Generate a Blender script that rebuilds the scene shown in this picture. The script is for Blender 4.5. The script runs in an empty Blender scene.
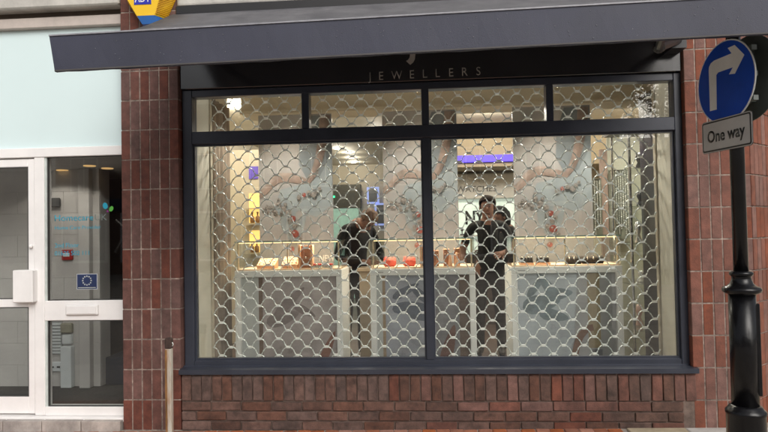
import bpy, bmesh, math, random
from mathutils import Vector, Matrix
random.seed(7)
R = math.radians
scn = bpy.context.scene
COL = scn.collection

# ------------------------------------------------------------ camera
cam_d = bpy.data.cameras.new('camera'); cam = bpy.data.objects.new('camera', cam_d); COL.objects.link(cam)
scn.camera = cam
cam_d.sensor_width = 36; cam_d.lens = 36 * 630 / 768; cam_d.clip_start = .05; cam_d.clip_end = 500
YAW, PIT, ROL = R(4.23), R(1.54), R(-1.09)
fw = Vector((-math.sin(YAW) * math.cos(PIT), math.cos(YAW) * math.cos(PIT), math.sin(PIT)))
rt = Vector((math.cos(YAW), math.sin(YAW), 0)); up = rt.cross(fw)
r2 = rt * math.cos(ROL) + up * math.sin(ROL); u2 = -rt * math.sin(ROL) + up * math.cos(ROL)
M = Matrix((r2, u2, -fw)).transposed().to_4x4(); M.translation = (-.003, -4.593, 1.437)
cam.matrix_world = M
# ------------------------------------------------------------ sky, sun, exposure
SUN_EL, SUN_AZ = R(34), R(152)          # azimuth clockwise from +y
w = bpy.data.worlds.new('World'); scn.world = w; w.use_nodes = True
nt = w.node_tree; nt.nodes.clear()
sky = nt.nodes.new('ShaderNodeTexSky'); sky.sky_type = 'NISHITA'; sky.sun_disc = False
sky.sun_elevation = SUN_EL; sky.sun_rotation = SUN_AZ; sky.air_density = 1.0; sky.dust_density = 6.0; sky.ozone_density = 1.0
hs = nt.nodes.new('ShaderNodeHueSaturation'); hs.inputs['Saturation'].default_value = .28
bg = nt.nodes.new('ShaderNodeBackground'); bg.inputs['Strength'].default_value = .15
wo = nt.nodes.new('ShaderNodeOutputWorld')
nt.links.new(sky.outputs[0], hs.inputs['Color']); nt.links.new(hs.outputs[0], bg.inputs['Color']); nt.links.new(bg.outputs[0], wo.inputs['Surface'])
sd = bpy.data.lights.new('sun', 'SUN'); sd.energy = 1.0; sd.angle = R(45); sd.color = (1, .96, .9)
so = bpy.data.objects.new('sun', sd); COL.objects.link(so)
sdir = Vector((math.sin(SUN_AZ) * math.cos(SUN_EL), math.cos(SUN_AZ) * math.cos(SUN_EL), math.sin(SUN_EL)))
so.rotation_euler = sdir.to_track_quat('Z', 'Y').to_euler(); so.location = sdir * 20
vs = scn.view_settings; vs.view_transform = 'Standard'; vs.look = 'None'; vs.gamma = 1; vs.use_curve_mapping = False
vs.exposure = -0.15
scn.cycles.transparent_max_bounces = 40; scn.cycles.max_bounces = 8; scn.cycles.use_denoising = True
scn.cycles.sample_clamp_indirect = 6

# ------------------------------------------------------------ materials
MATS = {}
def mat(name, col, rough=.6, metal=0, var=.12, scale=8, bump=0, bscale=60, rand=0, emit=0, coat=0, col2=None, spec=.5, tex='obj', patch=.5, stretch=None, stain=0):
    if name in MATS: return MATS[name]
    m = bpy.data.materials.new(name); m.use_nodes = True; n = m.node_tree; N = n.nodes; L = n.links
    b = N['Principled BSDF']; b.inputs['Roughness'].default_value = rough; b.inputs['Metallic'].default_value = metal
    b.inputs['Specular IOR Level'].default_value = spec
    if coat: b.inputs['Coat Weight'].default_value = coat; b.inputs['Coat Roughness'].default_value = .08
    tc = N.new('ShaderNodeTexCoord'); src = tc.outputs['Object']
    if tex == 'world':
        g = N.new('ShaderNodeNewGeometry'); src = g.outputs['Position']
    if stretch:
        mp = N.new('ShaderNodeMapping'); mp.inputs['Scale'].default_value = stretch; L.new(src, mp.inputs[0]); src = mp.outputs[0]
    if rand:
        oi = N.new('ShaderNodeObjectInfo'); ad = N.new('ShaderNodeVectorMath'); ad.operation = 'ADD'
        mu = N.new('ShaderNodeMath'); mu.operation = 'MULTIPLY'; mu.inputs[1].default_value = 37
        L.new(oi.outputs['Random'], mu.inputs[0]); L.new(src, ad.inputs[0]); L.new(mu.outputs[0], ad.inputs[1]); src = ad.outputs[0]
    nz = N.new('ShaderNodeTexNoise'); nz.inputs['Scale'].default_value = scale; nz.inputs['Detail'].default_value = 6; nz.inputs['Roughness'].default_value = .65
    L.new(src, nz.inputs['Vector'])
    mx = N.new('ShaderNodeMix'); mx.data_type = 'RGBA'
    c = Vector(col[:3]); d = Vector(col2[:3]) if col2 else c * (1 - var * 2)
    if not col2: c = c * (1 + var)
    mx.inputs['A'].default_value = (*d, 1); mx.inputs['B'].default_value = (*c, 1)
    rp = N.new('ShaderNodeMapRange'); rp.inputs['From Min'].default_value = patch - .2; rp.inputs['From Max'].default_value = patch + .2
    L.new(nz.outputs['Fac'], rp.inputs['Value']); L.new(rp.outputs[0], mx.inputs['Factor'])
    out = mx.outputs['Result']
    if rand:
        h = N.new('ShaderNodeHueSaturation'); L.new(out, h.inputs['Color'])
        mr = N.new('ShaderNodeMapRange'); mr.inputs['To Min'].default_value = 1 - rand; mr.inputs['To Max'].default_value = 1 + rand
        L.new(oi.outputs['Random'], mr.inputs['Value']); L.new(mr.outputs[0], h.inputs['Value'])
        m2 = N.new('ShaderNodeMath'); m2.operation = 'MULTIPLY'; m2.inputs[1].default_value = 7.31
        m3 = N.new('ShaderNodeMath'); m3.operation = 'FRACT'; L.new(oi.outputs['Random'], m2.inputs[0]); L.new(m2.outputs[0], m3.inputs[0])
        mr2 = N.new('ShaderNodeMapRange'); mr2.inputs['To Min'].default_value = .75; mr2.inputs['To Max'].default_value = 1.2
        L.new(m3.outputs[0], mr2.inputs['Value']); L.new(mr2.outputs[0], h.inputs['Saturation']); out = h.outputs[0]
    if stain:
        gp = N.new('ShaderNodeNewGeometry'); ms = N.new('ShaderNodeMapping'); ms.inputs['Scale'].default_value = (1.6, 1.6, .9); L.new(gp.outputs['Position'], ms.inputs[0])
        sn = N.new('ShaderNodeTexNoise'); sn.inputs['Scale'].default_value = 2.4; sn.inputs['Detail'].default_value = 9; sn.inputs['Roughness'].default_value = .7; L.new(ms.outputs[0], sn.inputs['Vector'])
        sr = N.new('ShaderNodeMapRange'); sr.inputs['From Min'].default_value = .38; sr.inputs['From Max'].default_value = .62; sr.inputs['To Min'].default_value = 1 - stain; sr.inputs['To Max'].default_value = 1.08; L.new(sn.outputs['Fac'], sr.inputs['Value'])
        hv = N.new('ShaderNodeHueSaturation'); L.new(sr.outputs[0], hv.inputs['Value']); L.new(out, hv.inputs['Color']); out = hv.outputs[0]
    L.new(out, b.inputs['Base Color'])
    rr = N.new('ShaderNodeMapRange'); rr.inputs['To Min'].default_value = max(0, rough - .1); rr.inputs['To Max'].default_value = min(1, rough + .1)
    L.new(nz.outputs['Fac'], rr.inputs['Value']); L.new(rr.outputs[0], b.inputs['Roughness'])
    if bump:
        n2 = N.new('ShaderNodeTexNoise'); n2.inputs['Scale'].default_value = bscale; n2.inputs['Detail'].default_value = 8; L.new(src, n2.inputs['Vector'])
        bp = N.new('ShaderNodeBump'); bp.inputs['Strength'].default_value = bump; bp.inputs['Distance'].default_value = .004
        L.new(n2.outputs['Fac'], bp.inputs['Height']); L.new(bp.outputs[0], b.inputs['Normal'])
    if emit:
        b.inputs['Emission Color'].default_value = (*col[:3], 1); b.inputs['Emission Strength'].default_value = emit
    MATS[name] = m; return m
def glass(name, tint=(.95, .97, .96), r0=.045, rough=0.0):
    m = bpy.data.materials.new(name); m.use_nodes = True; n = m.node_tree; N = n.nodes; L = n.links; N.remove(N['Principled BSDF'])
    t = N.new('ShaderNodeBsdfTransparent'); t.inputs[0].default_value = (*tint, 1)
    g = N.new('ShaderNodeBsdfGlossy'); g.inputs['Roughness'].default_value = rough
    lw = N.new('ShaderNodeLayerWeight'); lw.inputs[0].default_value = .5
    pw = N.new('ShaderNodeMath'); pw.operation = 'POWER'; pw.inputs[1].default_value = 5; L.new(lw.outputs['Facing'], pw.inputs[0])
    mr = N.new('ShaderNodeMapRange'); mr.inputs['To Min'].default_value = r0; mr.inputs['To Max'].default_value = 1; L.new(pw.outputs[0], mr.inputs[0])
    ms = N.new('ShaderNodeMixShader'); L.new(mr.outputs[0], ms.inputs[0]); L.new(t.outputs[0], ms.inputs[1]); L.new(g.outputs[0], ms.inputs[2])
    L.new(ms.outputs[0], N['Material Output'].inputs['Surface'])
    return m

# ------------------------------------------------------------ helpers
def W(o):
    v = Vector((0, 0, 0))
    while o: v = v + o.location; o = o.parent
    return v
def link(name, me, m, parent=None, loc=None):
    o = bpy.data.objects.new(name, me); COL.objects.link(o)
    if m and not me.materials: me.materials.append(m)
    if parent: o.parent = parent
    if loc is not None: o.location = loc
    return o
def tag(o, label, cat, group=None, kind=None):
    o['label'] = label
    if cat: o['category'] = cat
    if group: o['group'] = group
    if kind: o['kind'] = kind
    return o
def thing(name, label, cat, loc=(0, 0, 0), group=None):
    o = bpy.data.objects.new(name, None); COL.objects.link(o); o.location = loc; o.empty_display_size = .1
    return tag(o, label, cat, group)
def to_mesh(bm, smooth=False):
    bmesh.ops.recalc_face_normals(bm, faces=bm.faces)
    me = bpy.data.meshes.new('mesh'); bm.to_mesh(me); bm.free()
    if smooth:
        for p in me.polygons: p.use_smooth = True
    return me
def part(name, bm, m, root, smooth=False):
    """bm in world coordinates; child of root (or top-level mesh when root is None)"""
    if root is not None:
        bmesh.ops.translate(bm, verts=bm.verts, vec=-W(root))
        return link(name, to_mesh(bm, smooth), m, root)
    return link(name, to_mesh(bm, smooth), m)
def solo(name, bm, m, base, label, cat, group=None, smooth=False):
    """one-mesh thing with its origin at base"""
    bmesh.ops.translate(bm, verts=bm.verts, vec=-Vector(base))
    return tag(link(name, to_mesh(bm, smooth), m, None, base), label, cat, group)
def B(): return bmesh.new()
def box(bm, x0, x1, y0, y1, z0, z1, bev=0, seg=1):
    vs_ = [bm.verts.new((x, y, z)) for x in (x0, x1) for y in (y0, y1) for z in (z0, z1)]
    fs = [bm.faces.new([vs_[i] for i in f]) for f in ((0, 1, 3, 2), (4, 6, 7, 5), (0, 4, 5, 1), (2, 3, 7, 6), (0, 2, 6, 4), (1, 5, 7, 3))]
    if bev:
        es = list({e for f in fs for e in f.edges})
        bmesh.ops.bevel(bm, geom=es, offset=bev, segments=seg, affect='EDGES', profile=.5)
    return bm
def bx(*a, **k): return box(B(), *a, **k)
def prism(bm, pts, a0, a1, axis='y'):
    """polygon pts (2D) extruded along axis"""
    def P(p, t): return {'y': (p[0], t, p[1]), 'x': (t, p[0], p[1]), 'z': (p[0], p[1], t)}[axis]
    A = [bm.verts.new(P(p, a0)) for p in pts]; Bv = [bm.verts.new(P(p, a1)) for p in pts]
    bm.faces.new(A); bm.faces.new(Bv[::-1])
    for i in range(len(pts)):
        j = (i + 1) % len(pts); bm.faces.new((A[i], Bv[i], Bv[j], A[j]))
    return bm
def tube(bm, pts, r, n=6, cap=True):
    pts = [Vector(p) for p in pts]; rings = []
    rad = r if isinstance(r, (list, tuple)) else [r] * len(pts)
    for i, p in enumerate(pts):
        d = (pts[min(i + 1, len(pts) - 1)] - pts[max(i - 1, 0)]).normalized()
        a = d.cross(Vector((0, 0, 1)))
        if a.length < 1e-3: a = d.cross(Vector((0, 1, 0)))
        if abs(d.y) < .01 and abs(d.x) + abs(d.z) > .5: a = Vector((0, 1, 0))
        a.normalize(); b = d.cross(a).normalized()
        rings.append([bm.verts.new(p + a * (math.cos(t) * rad[i]) + b * (math.sin(t) * rad[i])) for t in [2 * math.pi * k / n for k in range(n)]])
    for A, C in zip(rings, rings[1:]):
        for k in range(n): bm.faces.new((A[k], A[(k + 1) % n], C[(k + 1) % n], C[k]))
    if cap: bm.faces.new(rings[0][::-1]); bm.faces.new(rings[-1])
    return bm
def lathe(bm, prof, c, n=28):
    rings = []
    for r, z in prof:
        rings.append([bm.verts.new((c[0] + r * math.cos(2 * math.pi * k / n), c[1] + r * math.sin(2 * math.pi * k / n), c[2] + z)) for k in range(n)])
    for A, C in zip(rings, rings[1:]):
        for k in range(n): bm.faces.new((A[k], A[(k + 1) % n], C[(k + 1) % n], C[k]))
    bm.faces.new(rings[0][::-1]); bm.faces.new(rings[-1]); return bm
def ball(bm, c, r, sc=(1, 1, 1), sub=2):
    ret = bmesh.ops.create_icosphere(bm, subdivisions=sub, radius=r)
    for v in ret['verts']: v.co = Vector((v.co.x * sc[0], v.co.y * sc[1], v.co.z * sc[2])) + Vector(c)
    return bm
def text_mesh(s, height, thick=.002, ref='E', bold=0):
    """text standing in the XZ plane facing -y, cap height = height, origin at lower left; returns mesh, width"""
    def mk(t):
        cu = bpy.data.curves.new('txt', 'FONT'); cu.body = t; cu.size = 1; cu.resolution_u = 3; cu.extrude = 0; cu.offset = bold
        o = bpy.data.objects.new('txt', cu); COL.objects.link(o); dg = bpy.context.evaluated_depsgraph_get()
        me = bpy.data.meshes.new_from_object(o.evaluated_get(dg)); bpy.data.objects.remove(o); bpy.data.curves.remove(cu); return me
    r = mk(ref); cap = max(v.co.y for v in r.vertices); bpy.data.meshes.remove(r)
    me = mk(s); k = height / cap
    bm = B(); bm.from_mesh(me); bpy.data.meshes.remove(me)
    for f in bm.faces: f.normal_update()
    ret = bmesh.ops.extrude_face_region(bm, geom=bm.faces[:])
    ev = [g for g in ret['geom'] if isinstance(g, bmesh.types.BMVert)]
    for v in bm.verts: v.co = Vector((v.co.x * k, 0, v.co.y * k))
    for v in ev: v.co.y = -thick
    return bm, max(v.co.x for v in bm.verts)
def move(bm, v, rotz=0):
    if rotz: bmesh.ops.rotate(bm, verts=bm.verts, cent=(0, 0, 0), matrix=Matrix.Rotation(rotz, 3, 'Z'))
    bmesh.ops.translate(bm, verts=bm.verts, vec=v); return bm
def brick_mesh(dx, dy, dz, m, bev=.004, jit=.0015):
    bm = bx(-dx / 2, dx / 2, 0, dy, -dz / 2, dz / 2, bev=bev)
    for v in bm.verts: v.co += Vector((random.uniform(-jit, jit), random.uniform(-jit, jit), random.uniform(-jit, jit)))
    me = to_mesh(bm); me.materials.append(m); return me

# ------------------------------------------------------------ palette
BR_L = mat('brick_dark', (.150, .060, .046), .75, var=.22, stain=.2, scale=14, bump=.5, bscale=120, rand=.10)
BR_R = mat('brick_red', (.205, .077, .052), .75, var=.2, stain=.18, scale=14, bump=.5, bscale=120, rand=.06)
BR_W = mat('brick_brown', (.130, .070, .053), .8, var=.3, stain=.25, scale=16, bump=.6, bscale=110, rand=.2)
MORT = mat('mortar', (.38, .305, .26), .9, stain=.5, var=.3, scale=30, bump=.5, bscale=200)
MORT_D = mat('mortar_dark', (.16, .115, .095), .9, var=.3, scale=12, bump=.5, bscale=200)
SLATE = mat('frame_slate', (.036, .041, .058), .32, var=.1, scale=5, bump=.05, bscale=30)
SIGN_BLACK = mat('sign_black', (.012, .012, .015), .16, spec=1.0, var=.1, scale=3)
WHITE = mat('white_upvc', (.86, .84, .83), .35, var=.03, scale=6)
FABRIC = mat('awning_fabric', (.052, .050, .066), .7, var=.12, scale=3, bump=.25, bscale=300)
STEEL = mat('galvanised', (.74, .79, .77), .42, metal=.4, var=.12, scale=90)
CREAM = mat('cream_paint', (.62, .56, .44), .7, var=.04, scale=2)
CWHITE = mat('cabinet_white', (.82, .82, .79), .4, var=.03, scale=4)
GL = glass('window_glass', (.95, .965, .96), .085)
GL2 = glass('case_glass', (.965, .985, .975), .03)
GL_L = glass('lobby_glass', (.90, .91, .90), .05)
BLACKP = mat('black_paint', (.006, .006, .007), .22, var=.2, scale=20, bump=.12, bscale=60, spec=.35)
SKIN = mat('skin', (.45, .24, .16), .5, var=.1, scale=20)

# ============================================================ GROUND
SL = .0097
def gz(x): return .0213 + SL * x
g = B()
for x0, x1 in ((-40, 40),):
    q = [g.verts.new((x, y, gz(x) - .006 if abs(x) < 20 else gz(math.copysign(20, x)))) for x, y in ((-40, -40), (40, -40), (40, 12), (-40, 12))]
    g.faces.new(q)
PAVEBED = mat('paving_bed', (.42, .37, .32), .9, var=.25, scale=3, bump=.4, bscale=40, tex='world')
pav = part('pavement', g, PAVEBED, None); pav['kind'] = 'structure'
for v in pav.data.vertices: v.co.z = gz(v.co.x) - .006
PAVER = mat('paver_red', (.42, .165, .095), .85, var=.2, scale=12, bump=.5, bscale=90, rand=.22)
TAN = mat('slab_tan', (.50, .40, .24), .85, var=.15, scale=10, bump=.4, bscale=90, rand=.08)
PALE = mat('slab_pale', (.52, .50, .47), .85, var=.12, scale=10, bump=.4, bscale=90, rand=.06)
pm = [brick_mesh(.096, .196, .05, PAVER, .005, .002) for _ in range(4)]
def pave(me, x, y):
    o = link('paver', me, None, pav, (x, y, gz(x) - .023)); o.rotation_euler = (random.uniform(-.006, .006), -math.atan(SL), random.uniform(-.01, .01))
for r_ in range(3):
    n = int((1.32 + 4.0) / .1)
    for i in range(n): pave(random.choice(pm), -4.0 + .1 * (i + .5) + random.uniform(-.002, .002), -.222 - .2 * r_)
tm = brick_mesh(.396, .596, .05, TAN, .006, .001); pl = brick_mesh(.296, .596, .05, PALE, .006, .001)
for x in (1.53,): 
    pave(tm, x, -.622)
pave(pl, 1.885, -.622); pave(pl, 2.19, -.622)
for x in (2.545, 2.945): pave(tm, x, -.622)

# ============================================================ BRICK PILLARS AND STALL RISER
def pillar(label, X0, edges, m, courses=15, ch=.225, cant=None):
    xc = (edges[0] + edges[-1]) / 2
    root = thing('brick_pillar', label, 'pillar', (xc, .15, 0), 'brick pillars beside the shop window')
    zt = courses * ch
    c = B(); box(c, edges[0] + .007, edges[-1] - .007, .0035, .40, -.05, zt)
    if cant:
        L_ = len(cant) * .075
        e = edges[-1]; k = math.sqrt(.5)
        prism(c, [(e - .006, .008), (e - .006 + L_ * k, .008 + L_ * k), (e - .006 + L_ * k - .3, .008 + L_ * k + .3), (e - .2, .3)], -.05, zt, 'z')
    part('mortar', c, MORT, root)
    for i in range(len(edges) - 1):
        wd = edges[i + 1] - edges[i] - .008
        ms = [brick_mesh(wd, .10, ch - .009, m, .003, .001) for _ in range(2)]
        for k in range(courses):
            o = link('brick', random.choice(ms), None, root)
            o.location = Vector(((edges[i] + edges[i + 1]) / 2, random.uniform(-.001, .001), ch * (k + .5))) - W(root)
    if cant:
        ms = [brick_mesh(.067, .06, ch - .009, m, .003, .001) for _ in range(2)]
        k_ = math.sqrt(.5)
        for i in range(len(cant)):
            d = .075 * (i + .5) + .004
            for k in range(courses):
                o = link('brick', random.choice(ms), None, root)
                o.location = Vector((edges[-1] + d * k_, d * k_, ch * (k + .5))) - W(root); o.rotation_euler.z = R(45)
    return root
pL = pillar('dark brown brick pillar between the white shopfront and the jeweller window', 0, [-2.33 + .0752 * i for i in range(7)], BR_L)
pR = pillar('redder brick corner pillar behind the one way sign pole', 0, [1.808, 1.889, 1.964, 2.039, 2.114, 2.182, 2.245], BR_R, cant=range(9))

riser = thing('brick_stall_riser', 'low brown brick wall under the jeweller window sill', 'wall', (-.03, .05, 0))
part('mortar', bx(-1.872, 1.826, .002, .16, -.05, .41), MORT_D, riser)
n = 48; wdt = (1.828 + 1.876) / n
def soldier(m):
    bm = B(); w2 = (wdt - .009) / 2
    prism(bm, [(0, -.096), (.10, -.096), (.10, .096), (.016, .096), (0, .066)], -w2, w2, 'x')
    bmesh.ops.bevel(bm, geom=bm.edges[:], offset=.003, segments=1, affect='EDGES')
    for v in bm.verts: v.co += Vector([random.uniform(-.0018, .0018) for _ in range(3)])
    me = to_mesh(bm); me.materials.append(m); return me
BR_X = mat('brick_dull_red', (.175, .075, .055), .8, stain=.35, var=.25, scale=16, bump=.6, bscale=110, rand=.15)
sm = [soldier(BR_W) for _ in range(6)]; smx = [soldier(BR_X) for _ in range(4)]
def redder(x): return random.random() < .06 + .45 * ((x + 1.9) / 3.7) ** 2
for i in range(n):
    xx = -1.876 + wdt * (i + .5); o = link('brick', random.choice(smx if redder(xx) else sm), None, riser); o.location = Vector((-1.876 + wdt * (i + .5), -.012 + random.uniform(-.0025, .0025), .319)) - W(riser)
    o.rotation_euler.y = random.uniform(-.008, .008)
st = [brick_mesh(.217, .10, .062, BR_W, .004, .002) for _ in range(5)]; stx = [brick_mesh(.217, .10, .062, BR_X, .004, .002) for _ in range(3)]
hb = [brick_mesh(.105, .10, .062, BR_W, .004, .002) for _ in range(3)]
for k in range(3):
    z = .181 - .0715 * k; x = -1.876 if k != 1 else -1.876
    seq = ([.113] if k == 1 else []) + [.226] * 17
    for L_ in seq:
        if x + L_ > 1.835:
            if 1.835 - x > .1: L_ = .113
            else: break
        o = link('brick', random.choice(hb if L_ < .2 else (stx if redder(x) else st)), None, riser)
        o.location = Vector((x + L_ / 2, -.012 + random.uniform(-.002, .002), z + random.uniform(-.0015, .0015))) - W(riser); x += L_

# ============================================================ JEWELLER SHOPFRONT
sf = thing('shopfront', 'slate grey framed jeweller shopfront with black sign board', 'shopfront', (-.03, .1, .42))
FY0, FY1 = .06, .165
def fr(name, *a, bev=.004): return part(name, bx(*a, bev=bev), SLATE, sf)
fr('jamb', -1.874, -1.800, FY0, FY1, .455, 2.552); fr('jamb', 1.760, 1.832, FY0, FY1, .455, 2.552)
fr('head', -1.800, 1.760, FY0 + .003, FY1 - .003, 2.498, 2.552)
fr('bottom_rail', -1.800, 1.760, FY0 + .003, FY1 - .003, .452, .502)
fr('transom', -1.800, 1.760, FY0 - .004, FY1 - .002, 2.137, 2.232)
fr('mullion', -.054, .002, FY0 + .002, FY1 - .004, .502, 2.137)
for a, b in ((-.954, -.898), (-.054, .002), (.857, .909)): fr('mullion', a, b, FY0 + .002, FY1 - .004, 2.232, 2.498)
# beads around the panes
for a, b in ((-1.8, -.054), (.002, 1.76)):
    q = B(); box(q, a, a + .012, .085, .112, .502, 2.137); box(q, b - .012, b, .085, .112, .502, 2.137); box(q, a + .012, b - .012, .085, .112, .502, .516); box(q, a + .012, b - .012, .085, .112, 2.123, 2.137)
    part('glazing_bead', q, SLATE, sf)
    part('window_pane', bx(a + .002, b - .002, .114, .122, .504, 2.135), GL, sf)
xs = [(-1.8, -.954), (-.898, -.054), (.002, .857), (.909, 1.76)]
for a, b in xs: part('transom_pane', bx(a + .002, b - .002, .114, .122, 2.234, 2.496), GL, sf)
sill = B(); prism(sill, [(-.035, .418), (.16, .418), (.16, .470), (.058, .466), (.05, .458), (-.035, .452)], -1.884, 1.838, 'x')
part('sill', sill, SLATE, sf)
sb = part('sign_board', bx(-1.876, 1.806, .032, .16, 2.554, 3.10, bev=.004), SIGN_BLACK, sf)
LET = mat('sign_letters', (.36, .33, .30), .5, var=.05)
cx_ = [-.434, -.346, -.231, -.118, -.022, .072, .170, .269, .368]
for ch_, x in zip('JEWELLERS', cx_):
    bm, wd = text_mesh(ch_, .060, .004, 'E', -.008); xmin = min(v.co.x for v in bm.verts)
    for v in bm.verts: v.co.x = (v.co.x - (wd + xmin) / 2) * .88
    z0 = 2.574 + (x + .03) * .012
    part('letter', move(bm, (x, .0315, z0)), LET, sb)
bm, wd = text_mesh('j', .30, .004, 'E')
part('letter', move(bm, (-.118 - wd * .55, .0315, 2.775)), LET, sb)

# ============================================================ AWNING
aw = thing('awning', 'wide slate grey fabric awning with a deep straight valance over the window', 'awning', (0, 0, 3.1))
AX0, AX1, AYF = -1.885, 1.89, -1.6
def az(x): return 2.272 + (x - AX0) * .0125          # valance bottom
val = B()
NX = 48
rows = []
for t in (0, 1):
    for sgn in (0, 1):
        rows.append([val.verts.new((AX0 + (AX1 - AX0) * i / NX + (.028 * t if i == 0 else 0) * (1 if i == 0 else 0), AYF + .018 * sgn - .01 * math.sin(i * .9) * t * .25, az(AX0 + (AX1 - AX0) * i / NX) + (.178 if t == 0 else 0) + (.0015 * math.sin(i * 2.1) if t else 0))) for i in range(NX + 1)])
T0, T1, B0, B1 = rows
for i in range(NX):
    val.faces.new((T0[i], T0[i + 1], B0[i + 1], B0[i])); val.faces.new((T1[i], B1[i], B1[i + 1], T1[i + 1]))
    val.faces.new((T0[i], T1[i], T1[i + 1], T0[i + 1])); val.faces.new((B0[i], B0[i + 1], B1[i + 1], B1[i]))
val.faces.new((T0[0], B0[0], B1[0], T1[0])); val.faces.new((T0[NX], T1[NX], B1[NX], B0[NX]))
VAL = mat('valance_fabric', (.042, .045, .070), .62, var=.1, scale=2.2, bump=.2, bscale=260)
part('valance', val, VAL, aw)
hem = B(); prism(hem, [(AX0 + .03, az(AX0) + .001), (AX1, az(AX1) + .001), (AX1, az(AX1) + .008), (AX0 + .03, az(AX0) + .008)], AYF - .006, AYF - .003, 'y')
part('hem', hem, mat('hem_grey', (.075, .07, .07), .7), aw)
# water drops and specks on the valance
DROP = mat('speck', (.15, .155, .18), .4, var=.1)
dr = B()
for i in range(120):
    x = random.uniform(AX0 + .04, AX1 - .04)
    if i % 3: x = round(x / .11) * .11 + random.gauss(0, .006)
    x = min(max(x, AX0 + .03), AX1 - .03); z = az(x) + .165 * random.random() ** .8
    s = random.uniform(.0006, .0018)
    box(dr, x - s, x + s, AYF - .0032, AYF - .0005, z - s, z + s)
o = part('rain_speck', dr, DROP, aw); o['kind'] = 'stuff'
# front bar top edge lip
lip = B(); prism(lip, [(AX0, az(AX0) + .179), (AX1, az(AX1) + .179), (AX1, az(AX1) + .186), (AX0, az(AX0) + .186)], AYF - .006, AYF + .03, 'y')
part('front_bar', lip, mat('bar_grey', (.30, .30, .33), .45, var=.15, scale=20), aw)
fb = B(); ND = 14
def fz(t, x): 
    a = az(x) + .182; b = 3.085 + (x - AX0) * .006
    return a + (b - a) * t - .062 * math.sin(math.pi * t) * (1 - .25 * t)
top = [[fb.verts.new((AX0 + .012 + (AX1 - AX0 - .024) * i / 16, AYF + .012 + (1.49) * j / ND, fz(j / ND, AX0 + (AX1 - AX0) * i / 16) + .004 * math.sin(i * 1.7) * math.sin(math.pi * j / ND))) for j in range(ND + 1)] for i in range(17)]
bot = [[fb.verts.new(v.co - Vector((0, 0, .004))) for v in r_] for r_ in top]
for i in range(16):
    for j in range(ND):
        fb.faces.new((top[i][j], top[i + 1][j], top[i + 1][j + 1], top[i][j + 1])); fb.faces.new((bot[i][j], bot[i][j + 1], bot[i + 1][j + 1], bot[i + 1][j]))
for j in range(ND):
    fb.faces.new((top[0][j], top[0][j + 1], bot[0][j + 1], bot[0][j])); fb.faces.new((top[16][j], bot[16][j], bot[16][j + 1], top[16][j + 1]))
FTOP = mat('awning_top', (.15, .148, .158), .7, var=.3, scale=5, col2=(.075, .075, .085), bump=.2, bscale=200)
part('fabric', fb, FTOP, aw, True)
part('cassette', bx(-1.85, 1.85, -.115, -.002, 3.07, 3.145, bev=.01), mat('cassette_black', (.012, .012, .014), .5), aw)
ARM = mat('arm_black', (.02, .02, .024), .4)
for s, x0 in ((1, -1.74), (-1, 1.74)):
    e = (x0 + .29 * s, -.55, 2.57 + (.12 if s > 0 else 0)); a = B(); tube(a, [(x0, -.10, 2.74 + (.12 if s > 0 else 0)), e], .030, 8); tube(a, [e, (x0 + .62 * s, -1.57, 2.40)], .024, 8); ball(a, e, .04)
    box(a, x0 - .05, x0 + .05, -.12, .031, 2.68 + (.12 if s > 0 else 0), 2.90)
    part('folding_arm', a, ARM, aw)
# ============================================================ CONCRETE BEAMS
CONC = mat('painted_concrete', (.52, .50, .46), .75, var=.1, stain=.2, scale=4, bump=.2, bscale=60)
def beam(label, x0, x1):
    bm = bx(x0, x1, -.03, .4, 3.155, 3.95, bev=.03, seg=3)
    return solo('concrete_beam', bm, CONC, ((x0 + x1) / 2, .18, 3.155), label, 'beam', 'painted beams above the shopfronts')
beam('pale painted beam above the black awning cassette', -1.878, 1.80)
nb = B(); box(nb, -6, -2.332, -.015, .4, 3.215, 3.95, bev=.01)
solo('concrete_beam', nb, CONC, (-4.1, .18, 3.215), 'pale grey beam above the aqua panel of the left shopfront', 'beam', 'painted beams above the shopfronts')

# ============================================================ LEFT NEIGHBOUR SHOPFRONT
nf = thing('white_shopfront', 'white framed glazed entrance with an aqua panel above it', 'shopfront', (-3.4, .12, .08))
def wf(name, *a, bev=.004, m=WHITE, root=nf): return part(name, bx(*a, bev=bev), m, root)
XL = -5.2
AQUA = mat('aqua_panel', (.64, .77, .78), .55, var=.008, scale=2)
wf('upper_panel', XL, -2.30, .11, .15, 2.150, 3.085, m=AQUA, bev=0)
TAUPE = mat('taupe_trim', (.50, .44, .40), .5, var=.08)
wf('fascia_trim', XL, -2.30, .06, .2, 3.087, 3.165, m=TAUPE)
wf('shadow_gap_trim', XL, -2.30, .10, .2, 3.165, 3.215, m=mat('brown_trim', (.10, .075, .055), .7), bev=0)
wf('head_rail', XL, -2.30, .072, .18, 2.076, 2.149)
wf('mullion', -3.070, -2.990, .078, .18, .085, 2.076)
wf('mid_rail', -2.990, -2.30, .082, .17, .809, .962)
wf('bottom_rail', -2.990, -2.30, .080, .17, .083, .150)
wf('threshold', XL, -2.335, .035, .17, .05, .082)
for z0, z1 in ((.150, .809), (.962, 2.076)):
    wf('glazing_bead', -2.990, -2.972, .088, .12, z0, z1, m=mat('bead_grey', (.55, .60, .58), .4), bev=0)
    wf('window_pane', -2.973, -2.30, .118, .124, z0, z1, m=GL_L, bev=0)
dl = wf('door', -3.126, -3.074, .088, .14, .095, 2.066)      # right stile carries the other members
for z0, z1 in ((.095, .226), (.914, .978), (2.005, 2.066)): wf('door_rail', -4.05, -3.126, .09, .138, z0, z1, root=dl)
wf('door_rail', -4.12, -4.05, .088, .14, .095, 2.066, root=dl)
for z0, z1 in ((.226, .914), (.978, 2.005)): wf('door_pane', -4.05, -3.126, .112, .118, z0, z1, m=GL_L, bev=0, root=dl)
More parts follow.
